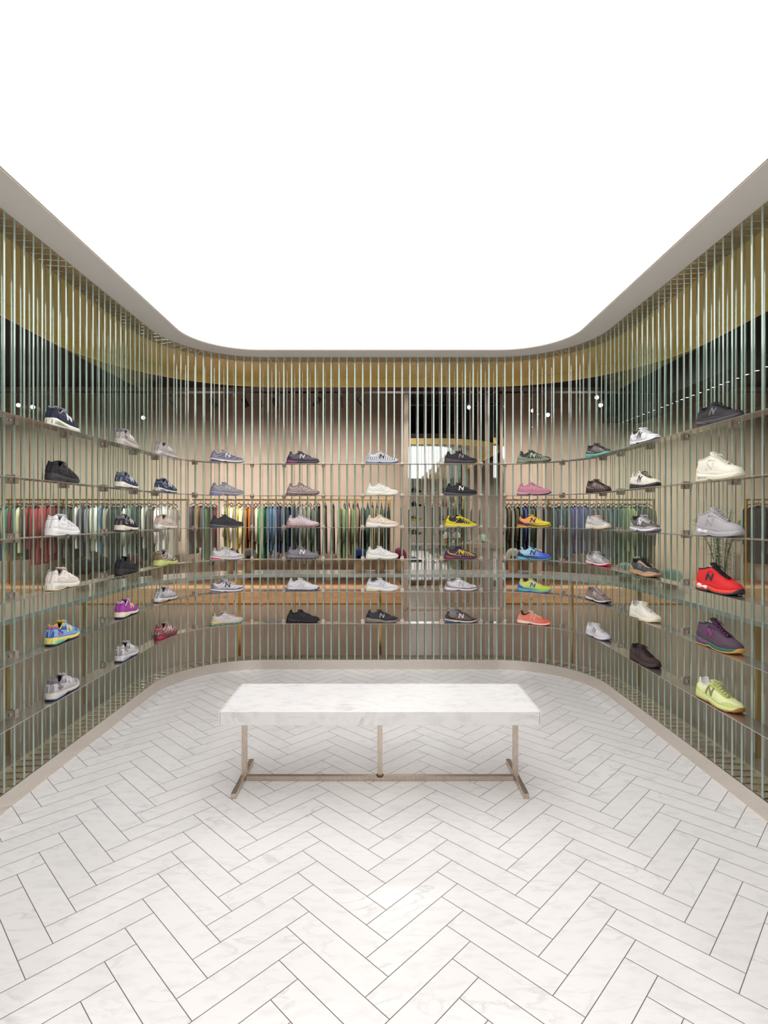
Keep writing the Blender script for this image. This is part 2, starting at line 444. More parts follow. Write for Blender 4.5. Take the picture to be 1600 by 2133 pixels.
# ------------------------------------------------------------------ bench
def make_bench():
    root = empty('marble_bench', (0, 2.857, 0))
    tag(root, 'long white marble bench on a thin brushed steel frame in the middle of the floor', 'bench')
    zt, th, hw, hd = 0.4405, 0.0655, 0.780, 0.221
    mb = MB(); mb.box((0, 0, zt-th/2), (2*hw, 2*hd, th), bev=0.0015)
    mb.build('seat_slab', M['marble_slab'], root)
    for sx in (-1, 1):
        mb = MB(); mb.box((sx*(hw+0.0045), 0, zt-th/2-.0005), (0.006, 2*hd, th+.001), bev=0.0008)
        mb.build('end_panel', M['marble_slab'], root)
    b_ = 0.0255
    for x in (-0.716, 0.0, 0.716):
        mb = MB(); mb.box((x, 0, (zt-th+b_)/2+.0003), (b_, b_, zt-th-b_-.0006), bev=0.0012); leg = mb.build('leg', M['bench_steel'], root)
        if x == 0.0:
            wb = MB()
            wb.lathe([(0.020, -.004), (0.019, .004), (0.0155, .009), (0.014, .011)], (0, 0, b_), 20)
            wb.build('weld_mark', M['weld'], leg)
            leg['label'] = 'middle leg with browned weld at its foot'
    mb = MB(); mb.box((0, 0, b_/2+.0005), (2*0.716-b_, b_, b_), bev=0.0012); mb.build('stretcher', M['bench_steel'], root)
    for sx in (-1, 1):
        mb = MB(); mb.box((sx*0.7235, 0, b_/2+.0005), (b_, 0.385, b_), bev=0.0015); mb.build('foot_bar', M['bench_steel'], root)
M['weld'] = noisy('weld', srgb(150, 110, 70), srgb(90, 70, 60), 60, 0.4, 0.9)

# ------------------------------------------------------------------ counter ring outside the glass, with its caps
CZ = 0.838
def make_counter():
    root = empty('curved_counter', (0, 5.3, 0))
    tag(root, 'curved pale counter on slim brass legs running outside the glass fins', 'counter')
    sweep('counter_top', [(0.24, CZ-0.006), (0.24, CZ), (0.66, CZ), (0.66, CZ-0.006)], M['counter_top'], d0=0.6, parent=root)
    sweep('front_edge', [(0.232, CZ-0.028), (0.232, CZ+0.001), (0.2395, CZ+0.001), (0.2395, CZ-0.028)], M['counter'], d0=0.6, parent=root)
    root.location = (0, 0, 0)
    for px in (18, 180, 499, 613, 792, 1190, 1330, 1575):
        s = s_at(px, 0.42); p, t = pt(s, 0.42)
        mb = MB(); mb.box((p.x, p.y, (CZ-0.0065)/2-.001), (0.024, 0.024, CZ-0.0095), rz=math.atan2(t.y, t.x), bev=0.001)
        mb.build('leg', M['brass'], root)
M['counter_top'] = mat('counter_top', srgb(196, 184, 174), 0.15)

def cap_meshes():
    cr = MB()
    prof = [(0.088, 0.0), (0.091, 0.02), (0.090, 0.045), (0.083, 0.070), (0.068, 0.092), (0.045, 0.107), (0.02, 0.114), (0.0005, 0.115)]
    n = 32; b0 = 0
    rows = []
    for r, z in prof:
        rows.append([Vector((r*math.cos(2*PI*k/n), r*1.08*math.sin(2*PI*k/n), z)) for k in range(n)])
    # arched opening at the back of the cap (towards -y): drop cells
    mb = MB()
    for row in rows: mb.v += row
    for i in range(len(rows)-1):
        for k in range(n):
            a = 2*PI*(k+.5)/n
            d = abs((a-1.5*PI+PI) % (2*PI)-PI)
            if i < 2 and d < 0.42-0.1*i: continue
            mb.f.append((i*n+k, i*n+(k+1) % n, (i+1)*n+(k+1) % n, (i+1)*n+k)); mb.m.append(0)
    cr = mb
    strap = MB(); strap.tube([(0.09*math.cos(a), 0.097*math.sin(a), 0.008) for a in [1.5*PI-.55+.11*i for i in range(11)]], 0.009, 8, flat=.2, up=(0, 0, 1))
    bt = MB(); bt.lathe([(0.0005, .006), (.006, .005), (.008, 0)], (0, 0, .114), 12)
    vis = MB(); rows = []
    for i in range(9):
        r = .086+.075*i/8
        rows.append([Vector((r*math.sin(q)*(1-.1*i/8), .094*math.cos(q)*1.0+(.07*i/8)*math.cos(q*.8), .008-.018*(i/8)*abs(math.sin(q)*1.2))) for q in [(-1.05+2.1*j/12) for j in range(13)]])
    vis.grid(rows); vis.grid([[p-Vector((0, 0, .004)) for p in r] for r in rows])
    return cr, strap, bt, vis
CAPD = {}
def cap(loc, rz, col, label, scale=1.0, low=1.0):
    c = Vector(loc)
    if not CAPD:
        a = cap_meshes()
        for nm, mb in zip(('crown', 'back_strap', 'top_button', 'visor'), a):
            me = bpy.data.meshes.new(nm); me.from_pydata([tuple(v) for v in mb.v], [], mb.f); me.polygons.foreach_set('use_smooth', [True]*len(me.polygons)); me.materials.append(None); CAPD[nm] = me
        st = MB(); st.lathe([(0.001, 0.001), (.058, .001), (.06, .004), (.06, .118), (.057, .121), (.001, .121)], n=32)
        o = st.build('x', M['oak'], smooth=False); CAPD['stand'] = o.data; bpy.data.objects.remove(o)
    s = bpy.data.objects.new('cap_stand', CAPD['stand']); COL.objects.link(s); s.location = c; s.scale = (scale*.95, scale*.95, low)
    tag(s, 'oak block under the ' + label.split(',')[0], 'display stand', 'oak cap stands on the counter')
    r = empty('baseball_cap', c+Vector((0, 0, .1225*low)), rz); r.scale = (scale, scale, 1.0)
    tag(r, label, 'cap', 'caps on the counter')
    for nm in ('crown', 'back_strap', 'top_button', 'visor'):
        o = bpy.data.objects.new(nm, CAPD[nm]); COL.objects.link(o); o.parent = r
        o.material_slots[0].link = 'OBJECT'; o.material_slots[0].material = fabric(col, 'suede')
def make_caps():
    spec = [(174, '3a3434', 'dark brown cap on the left of the counter, nearest the camera'), (213, '3f3a30', 'dark olive cap seen beside the maroon one'),
            (279, '7c3040', 'maroon cap left of the olive cap'), (331, '5c5c38', 'olive cap behind the black sneaker'),
            (484, '5c2430', 'dark maroon cap beside the grey cap'), (520, '857a6e', 'taupe grey cap with lined back'),
            (751, '2e3a72', 'navy blue cap with open back'), (791, '3f6a44', 'green cap between the navy and the wine red caps'), (832, '96344c', 'wine red cap beside the mirror'),
            (1069, 'd2cdb8', 'cream cap right of the mirror'), (1116, 'd9d6c6', 'cream cap behind the blue sneaker'),
            (1300, 'b9d6c6', 'mint cap with arched back opening, left of the mint caps'), (1345, 'b4d2c2', 'mint cap in the middle of the mint caps'), (1394, 'bcd8ca', 'mint cap on the right, its visor sticking out')]
    for px, col, lab in spec:
        off = 0.47
        s = s_at(px, off); p, t = pt(s, off)
        mint = px > 1250
        cap((p.x, p.y, CZ), math.atan2(t.y, t.x), col, lab, 0.95 if mint else 0.80, .3 if mint else 1.0)

# ------------------------------------------------------------------ clothes racks
def garment_meshes(kind):
    """hangs under the rail at z=0; wide in y, thin in x; kind 0 shirt, 1 long coat, 2 trousers"""
    L_ = {0: .80, 1: .92, 2: .86}[kind]
    mb = MB(); rows = []
    n = 14
    for i in range(15):
        t = i/14; z = -.115-L_*t
        hw = (.055+.17*min(1, t/.10)**.6) if kind != 2 else .17-.03*t
        hx = (.011+.013*sstep(0, .15, t)+.004*t) if kind != 2 else .015+.010*t
        rows.append([Vector((hx*math.cos(2*PI*k/n)*(1+.25*math.sin(5*2*PI*k/n+3*t)), hw*math.sin(2*PI*k/n), z)) for k in range(n)])
    mb.grid(rows, closed=True); mb.f.append(tuple(range(n))); mb.m.append(0)
    sl = []
    if kind != 2:
        for sy in (-1, 1):
            sl.append(MB())
            sl[-1].tube([(0, sy*.19, -.15), (.004, sy*.228, -.19), (.008, sy*.245, -.32), (.006, sy*.24, -.50), (.0, sy*.235, -.70 if kind == 0 else -.74)], [.018, .026, .027, .025, .020], 10)
    hg = MB()
    hg.tube([(0, 0, .013), (0, .012, .016), (0, .018, .004), (0, .010, -.012), (0, 0, -.022), (0, 0, -.07)], .0025, 6)
    hg.tube([(0, -.19, -.115), (0, -.12, -.085), (0, 0, -.062), (0, .12, -.085), (0, .19, -.115)], [.007, .008, .009, .008, .007], 8)
    return [('garment_body', mb), ('hanger', hg)]+[('sleeve', q) for q in sl]
GAR = {}
def garment(x, y, z, kind, col, label, group, rz=0.0, wide=1.0, tall=1.0):
    if kind not in GAR:
        GAR[kind] = []
        for nm, mb in garment_meshes(kind):
            if not mb.v: continue
            me = bpy.data.meshes.new(nm); me.from_pydata([tuple(v) for v in mb.v], [], mb.f); me.polygons.foreach_set('use_smooth', [True]*len(me.polygons)); me.materials.append(None)
            GAR[kind].append((nm, me))
    nm_ = {0: 'shirt', 1: 'jacket', 2: 'trousers'}[kind]
    r = empty(nm_, (x, y, z), rz); r.scale = (wide, 1, tall); tag(r, label, nm_, group)
    for nm, me in GAR[kind]:
        o = bpy.data.objects.new(nm, me); COL.objects.link(o); o.parent = r
        o.material_slots[0].link = 'OBJECT'; o.material_slots[0].material = M['hanger'] if nm == 'hanger' else fabric(col, 'suede')
M['hanger'] = mat('hanger_wood', srgb(92, 62, 50), 0.5)
RZ, RD = 1.655, 8.85
def rack(px0, px1, posts, label):
    x0, x1 = world(px0, 0, RD).x, world(px1, 0, RD).x
    root = empty('clothes_rack', ((x0+x1)/2, RD, 0.29 if False else 0)); tag(root, label, 'clothes rack', 'brass clothes racks')
    mb = MB(); mb.box((0, 0, RZ), (x1-x0, .028, .028), bev=.002); mb.build('rail', M['brass'], root)
    for px in posts:
        x = world(px, 0, RD).x-(x0+x1)/2
        mb = MB(); mb.box((x, .0, (RZ+.256)/2), (.028, .0279, RZ-.256-.029), bev=.002); mb.build('post', M['brass'], root)
CN = {'w': 'white', 'k': 'black'}
def cname(h):
    import colorsys
    r, g_, b_ = [int(h[i:i+2], 16)/255 for i in (0, 2, 4)]
    hh, s_, v_ = colorsys.rgb_to_hsv(r, g_, b_)
    if v_ < .22: return 'black'
    if s_ < .12: return 'white' if v_ > .8 else ('light grey' if v_ > .6 else ('grey' if v_ > .4 else 'charcoal'))
    nm = 'red'
    for lim, n_ in ((.03, 'red'), (.11, 'brown' if v_ < .6 else 'tan'), (.19, 'olive' if v_ < .6 else 'yellow'), (.45, 'green'), (.53, 'teal'), (.72, 'blue'), (.83, 'purple'), (.95, 'wine'), (1.01, 'red')):
        if hh <= lim: nm = n_; break
    pre = 'dark ' if v_ < .42 and nm not in ('brown', 'olive') else ('pale ' if s_ < .32 and v_ > .7 else '')
    return pre+nm
def make_racks():
    rack(14, 396, (20, 134, 393), 'long brass rail at the left holding green, red and white clothes')
    rack(402, 817, (474, 612, 812), 'long brass rail in the middle holding yellow to black clothes')
    rack(1030, 1362, (1032, 1141, 1360), 'brass rail right of the mirror holding navy and olive clothes')
    rack(1552, 1640, (1554,), 'brass rail at the far right holding dark clothes')
    rows = [('left rack', [(19, '35507c', 1), (27, 'cfc8a8', 1), (36, '3c7a5a', 1), (42, '8c2f46', 0), (49, '3f7f58', 1), (57, 'd9cfae', 0), (67, '4a3838', 1), (75, '8e3a3c', 0),
                (85, '9c2f38', 1), (94, 'a03640', 1), (103, 'b04a50', 0), (112, '9c3038', 1), (121, '8c2c34', 1), (130, '7c2c30', 0), (141, '4c4648', 1), (150, '57525c', 0), (160, '4a4a32', 1), (167, '3c3434', 0), (174, 'ece8ea', 0),
                (184, '5a5466', 1), (196, '8e8a9a', 1), (207, 'e2e6cf', 0), (216, 'efeeea', 0), (224, '3c6a94', 0), (233, 'cfc4ac', 0), (243, '39343c', 1), (252, '2c3a3a', 1), (262, '2c4440', 1), (272, 'dfe2e0', 0), (282, '7c8c84', 1), (292, '2c4a44', 1), (302, '3c3c3a', 1), (312, 'ece8e4', 0), (322, '5c5048', 1), (338, 'f2efee', 0), (352, 'f4f2f0', 0), (362, 'd9cfc4', 0)]),
            ('middle rack', [(405, '4c4248', 1), (419, '8c6a3c', 0), (430, '4c4a52', 1), (438, '3c6a44', 1), (447, '57545c', 2), (474, 'eae4c9', 0), (482, 'ecd76a', 0), (489, 'e9e4e2', 0), (498, 'efdf8c', 0), (508, 'f2e2ae', 0), (517, 'a8733c', 1), (526, 'a86c38', 0), (533, 'b4703c', 1), (540, 'dccfc4', 0), (547, '4cae4c', 1), (554, '1f6a50', 1), (562, '3f5c5c', 0), (568, '5c94d2', 0), (576, '57708c', 1), (584, '39346a', 1), (593, '4c5266', 0), (603, '2c3050', 1),
                (612, '4c3464', 2), (622, '49505c', 1), (629, 'cfc0ba', 0), (638, '6c705c', 1), (646, 'cdbcb4', 1), (655, '4c5c4c', 0), (664, '302c30', 2), (677, '2c2a34', 2), (693, '2c2830', 2), (708, '9aa87c', 1), (718, '7c8e68', 1), (727, 'cfae90', 1), (736, '6c7a50', 0), (745, '8e7c60', 1), (756, '39303a', 1), (766, '3c5a48', 0), (776, 'c9ac8a', 2), (785, '57603c', 1), (795, '4a5440', 0), (803, '2c3c38', 1), (809, '2a2a30', 0)]),
            ('right rack', [(1036, '2f2426', 2), (1044, '8e8a88', 0), (1052, '5c5440', 1), (1060, '8b8474', 0), (1069, '57513c', 1), (1078, '30343c', 0), (1086, '3a4470', 1), (1094, '2c3450', 0), (1102, '4a4436', 1), (1111, '5c5a58', 0), (1119, '2c3038', 1), (1126, '47465c', 1), (1134, '3f4250', 2), (1145, '2f4a50', 1), (1154, '2c4450', 1), (1163, '2f4a54', 1), (1172, '34424e', 0), (1181, '3c4674', 1), (1189, '444a80', 0), (1198, '34407a', 1), (1207, '3c4468', 0),
                (1217, '2c3c5c', 1), (1226, '57504c', 0), (1236, '3c4c54', 1), (1246, '4c5450', 0), (1256, '3c5258', 1), (1266, '2f4652', 1), (1276, '3c564c', 0), (1286, '5c7058', 1), (1296, '7c8c60', 0), (1306, '8c9868', 1), (1316, '34463c', 0), (1326, '2f3c3c', 1), (1336, '4a4c3c', 0), (1346, '5c4c3c', 1)]),
            ('far right rack', [(1567, '2c2c34', 1), (1579, '30303c', 1), (1592, '2a2a36', 1), (1606, '33333c', 1)])]
    rnd = random.Random(3); labs = []
    for rn, items in rows:
        for i, (px, col, kind) in enumerate(items):
            p = world(px, 0, RD)
            nm_ = {0: 'shirt', 1: 'jacket', 2: 'pair of trousers'}[kind]
            prev = cname(items[i-1][1]) if i else None; nxt = cname(items[i+1][1]) if i < len(items)-1 else None
            if prev is None: rel = 'at its left end'
            elif nxt is None: rel = 'at its right end'
            else: rel = 'between %s and %s' % (prev, nxt)
            lab = '%s %s on the %s, %s' % (cname(col), nm_, rn, rel)
            gap = min([abs(items[k][0]-px) for k in (i-1, i+1) if 0 <= k < len(items)])*RD/F
            labs.append([p.x, kind, col, lab, rn, min(1.5, gap*.95/.060)])
    for q in labs:
        same = [k for k in labs if k[3] == q[3]]
        lab = q[3] if len(same) == 1 else q[3]+', %s from left' % ORD[same.index(q)]
        garment(q[0], RD, RZ, q[1], q[2], lab, 'clothes on the '+q[4], rnd.uniform(-.012, .012), q[5], rnd.uniform(.84, 1.04))
# ------------------------------------------------------------------ plinths under the racks, mirror pier
def make_shop():
    for px0, px1, lab in ((-60, 846, 'long low oak platform under the left and middle clothes racks'), (1034, 1700, 'long low oak platform under the clothes rack right of the mirror')):
        x0, x1 = world(px0, 0, 8.5).x, world(px1, 0, 8.5).x
        if px0 > 0: x0 = max(x0, 1.86)
        else: x1 = min(x1, .34)
        root = empty('oak_platform', ((x0+x1)/2, 9.05, 0)); tag(root, lab, 'platform')
        mb = MB(); mb.box((0, 0, .128+.008), (x1-x0, 1.1, .232), bev=.003); mb.build('platform_box', M['oak'], root)
        mb = MB(); mb.box((0, -.552, .012), (x1-x0, .004, .018)); mb.build('brass_strip', M['brass'], root)
    # pier with a tall mirror
    x0, x1 = .36, 1.84
    mb = MB(); mb.box(((x0+x1)/2, 8.86, ZC/2), (x1-x0, 1.68, ZC-.002)); tag(mb.build('wall_pier', M['beige']), kind='structure')
    root = empty('wall_mirror', ((.40+1.80)/2, 8.0, 0)); tag(root, 'tall wall mirror right of centre reflecting the glowing ceiling', 'mirror')
    mb = MB(); mb.box((0, .004, 1.75), (1.36, .006, 3.44)); mb.build('mirror_glass', M['mirror'], root)
    fr = MB()
    for sx in (-1, 1): fr.box((sx*.69, 0, 1.75), (.02, .016, 3.46))
    fr.box((0, 0, .015), (1.40, .016, .03)); fr.box((0, 0, 3.485), (1.40, .016, .02))
    fr.build('frame', M['beige'], root)
    # lighting track and heads
    TZ = H+(CY-818)*7.6/F
    root = empty('lighting_track', (0, 7.6, TZ)); tag(root, 'long black lighting track across the shop ceiling', 'lighting track')
    mb = MB(); mb.box((0, 0, 0), (13, .035, .03), bev=.002); mb.build('rail', M['dark_metal'], root)
    mb = MB()
    for x in (-6, -4, -2, 0, 2, 4, 6): mb.tube([(x, 0, .016), (x, 0, ZC-TZ)], .006, 6)
    mb.build('suspension_rods', M['dark_metal'], root)
    heads = [(300, 868, 1, 'shining straight at the camera, left side'), (362, 838, 0, 'above the left corner'), (445, 838, 0, 'above the taupe jackets'), (510, 838, 0, 'above the yellow shirts'), (573, 840, 0, 'with a pale face, left of centre'), (661, 838, 0, 'turned left, above the black trousers'), (709, 838, 0, 'hanging straight down'), (752, 838, 0, 'turned right, just left of centre'),
             (978, 846, 1, 'shining at the camera over the mirror'), (1140, 862, 1, 'shining over the right rack'), (1242, 826, 1, 'bright, high in the right corner'), (1250, 842, 1, 'bright, just below its neighbour in the right corner'), (40, 842, 1, 'bright, far left'), (70, 846, 1, 'bright, second at the far left')]
    for px, py, lit, lab in heads:
        d = 7.6 if px < 900 or px > 1100 else 7.4
        x = world(px, 0, d).x; zc = H+(CY-py)*d/F
        rd = empty('spotlight', (x, d, zc)); tag(rd, 'small black cylinder spotlight '+lab, 'spotlight', 'track spotlights')
        up = Vector((0, .0, 1))
        tilt = {661: -.9, 752: .9, 709: 0.0}.get(px, .4)
        if lit: ax = (Vector((0, 0, H))-Vector((x, d, zc))).normalized(); ax = (ax+Vector((0, 0, -.25))).normalized()
        else: ax = Vector((math.sin(tilt)*.9, .55, -.75)).normalized()
        mb = MB(); mb.tube([-ax*.07, ax*.07], .038, 16); bo = mb.build('lamp_body', M['dark_metal'], rd)
        mb = MB(); mb.tube([Vector((0, 0, .03)), Vector((0, 0, (TZ if d == 7.6 else ZC)-zc-.016*(d == 7.6)))], .007, 8); mb.build('stem', M['dark_metal'], rd)
        mb = MB(); mb.tube([ax*.0702, ax*.074], .026, 16); mb.build('lens', M['lens'] if lit else M['lens_dim'], rd)
    # bulkhead with a row of small downlights on the right
    mb = MB(); mb.box((4.3, 7.4, 3.375), (.7, 4.55, .645)); tag(mb.build('ceiling_bulkhead', M['dark_ceiling']), kind='structure')
    pr = None; pxs = (1297, 1306, 1316, 1327, 1339, 1350, 1361, 1377, 1389, 1398, 1409, 1419, 1430, 1442, 1456, 1472, 1485, 1501, 1514, 1534, 1554, 1575, 1597)
    for i, px in enumerate(pxs):
        d = 4.29*F/(px-CX)
        if pr is None:
            r = empty('downlight'); mb = MB(); mb.lathe([(.022, 0), (.036, -.001), (.038, -.006), (.030, -.010), (.022, -.006)], n=20); a = mb.build('trim_ring', M['dark_metal'], r)
            mb = MB(); mb.lathe([(.0005, -.004), (.022, -.0045), (.022, 0)], n=20); b = mb.build('lens', M['lens_small'], r); pr = (a, b)
        else:
            r = empty('downlight')
            for q in pr: c = q.copy(); COL.objects.link(c); c.parent = r
        r.location = (4.29, d, 3.0515)
        tag(r, 'small round bright downlight, %s from the far end of the row on the right' % ORD[i], 'downlight', 'row of downlights on the right')
M['lens'] = emit('lamp_lens', (1, .93, .82, 1), 40)
M['lens_small'] = emit('downlight_lens', (1, .95, .88, 1), 9)
M['lens_dim'] = emit('lamp_lens_dim', (1, .9, .75, 1), 1.5)
def make_plant():
    c = world(1500, 0, 8.3); root = empty('potted_plant', (c.x, c.y, 0)); tag(root, 'tall feathery dark green plant in a round pot behind the right wall', 'plant')
    mb = MB(); mb.lathe([(.001, .001), (.15, .001), (.19, .40), (.17, .40), (.16, .34), (.001, .34)], n=28); mb.build('pot', M['dark_metal'], root)
    rnd = random.Random(5); st = MB(); lf = MB()
    for i in range(9):
        a = rnd.uniform(0, 2*PI); r_ = rnd.uniform(.12, .34); h = rnd.uniform(1.1, 1.62)
        P = [Vector((.05*math.cos(a)+r_*math.cos(a)*t*t, .05*math.sin(a)+r_*math.sin(a)*t*t, .34+(h-.34)*t)) for t in [k/7 for k in range(8)]]
        st.tube(P, .006, 6)
        for k in range(34):
            t = .25+.75*k/33; q = min(6, int(t*7)); p = P[q].lerp(P[q+1], t*7-q); b_ = rnd.uniform(0, 2*PI); L_ = rnd.uniform(.10, .19)
            d = Vector((math.cos(b_), math.sin(b_), rnd.uniform(-.1, .7))).normalized(); s_ = d.cross(Vector((0, 0, 1))).normalized()*.010
            m_ = p+d*L_*.5
            lf.add([p, m_+s_, p+d*L_-Vector((0, 0, .02)), m_-s_, m_+Vector((0, 0, .004))], [(0, 1, 4), (1, 2, 4), (2, 3, 4), (3, 0, 4)])
    st.build('stems', M['leaf'], root); lf.build('foliage', M['leaf'], root)
M['leaf'] = noisy('leaf', srgb(58, 82, 52), srgb(82, 104, 66), 12, .6)
make_shelves()
make_bench()

# ------------------------------------------------------------------ shoes
def hexc(h):
    return srgb(int(h[0:2], 16), int(h[2:4], 16), int(h[4:6], 16))
FAB = {}
def fabric(h, kind='suede'):
    """h is a hex colour or 'aaaaaa>bbbbbb' for a dyed fade from heel to toe"""
    key = (h, kind)
    if key in FAB: return FAB[key]
    c = hexc(h[:6])
    k = {'suede': 0.86, 'mesh': 0.8, 'rubber': 0.5, 'foam': 0.6, 'shiny': 0.28, 'lace': 0.85}[kind]
    c2 = tuple(x*(0.86 if kind in ('suede', 'mesh') else 0.95) for x in c[:3])+(1,)
    sc = {'suede': 90, 'mesh': 420, 'rubber': 40, 'foam': 60, 'shiny': 200, 'lace': 500}[kind]
    m = noisy('fabric_'+kind, c, c2, sc, k, 0.25 if kind == 'shiny' else 0.0, 0.12 if kind in ('mesh', 'suede') else 0.0)
    if '>' in h:
        nt = m.node_tree; N = nt.nodes; L = nt.links; b = N['Principled BSDF']
        tc = N.new('ShaderNodeTexCoord'); sp = N.new('ShaderNodeSeparateXYZ'); L.new(tc.outputs['Object'], sp.inputs[0])
        mr = N.new('ShaderNodeMapRange'); mr.interpolation_type = 'SMOOTHSTEP'
        mr.inputs['From Min'].default_value = -0.07; mr.inputs['From Max'].default_value = 0.11
        L.new(sp.outputs[0], mr.inputs['Value'])
        mx = N.new('ShaderNodeMix'); mx.data_type = 'RGBA'; mx.inputs['A'].default_value = c; mx.inputs['B'].default_value = hexc(h[7:13])
        L.new(mr.outputs[0], mx.inputs['Factor']); L.new(mx.outputs['Result'], b.inputs['Base Color'])
    FAB[key] = m
    return m

def spl(tab):
    xs = [a for a, _ in tab]; ys = [b for _, b in tab]
    def f(x):
        if x <= xs[0]: return ys[0]
        if x >= xs[-1]: return ys[-1]
        i = 0
        while xs[i+1] < x: i += 1
        h = xs[i+1]-xs[i]; t = (x-xs[i])/h
        def sl(j):
            if j == 0 or j == len(xs)-1: return 0.0
            d1 = (ys[j]-ys[j-1])/(xs[j]-xs[j-1]); d2 = (ys[j+1]-ys[j])/(xs[j+1]-xs[j])
            return 0.0 if d1*d2 <= 0 else 2*d1*d2/(d1+d2)
        m0, m1 = sl(i)*h, sl(i+1)*h
        return (2*t**3-3*t*t+1)*ys[i]+(t**3-2*t*t+t)*m0+(-2*t**3+3*t*t)*ys[i+1]+(t**3-t*t)*m1
    return f
def sstep(a, b_, x):
    t = min(1, max(0, (x-a)/(b_-a))); return t*t*(3-2*t)
LS = 0.29
LAT = spl([(0, 0), (.004, .011), (.015, .019), (.035, .026), (.07, .0315), (.15, .0345), (.3, .035), (.42, .037), (.55, .0425), (.68, .048), (.78, .047), (.86, .042), (.92, .034), (.96, .0255), (.985, .0165), (.996, .0085), (1, 0)])
MED = spl([(0, 0), (.004, .011), (.015, .019), (.035, .026), (.07, .0315), (.15, .0340), (.3, .031), (.42, .031), (.55, .037), (.68, .045), (.78, .046), (.86, .042), (.92, .034), (.96, .0255), (.985, .0165), (.996, .0085), (1, 0)])
STX = [0, .004, .015, .035, .06, .09, .12, .16, .2, .24, .28, .32, .355, .39, .43, .47, .51, .55, .59, .63, .67, .705, .74, .775, .81, .845, .88, .91, .935, .96, .978, .99, .997, 1]

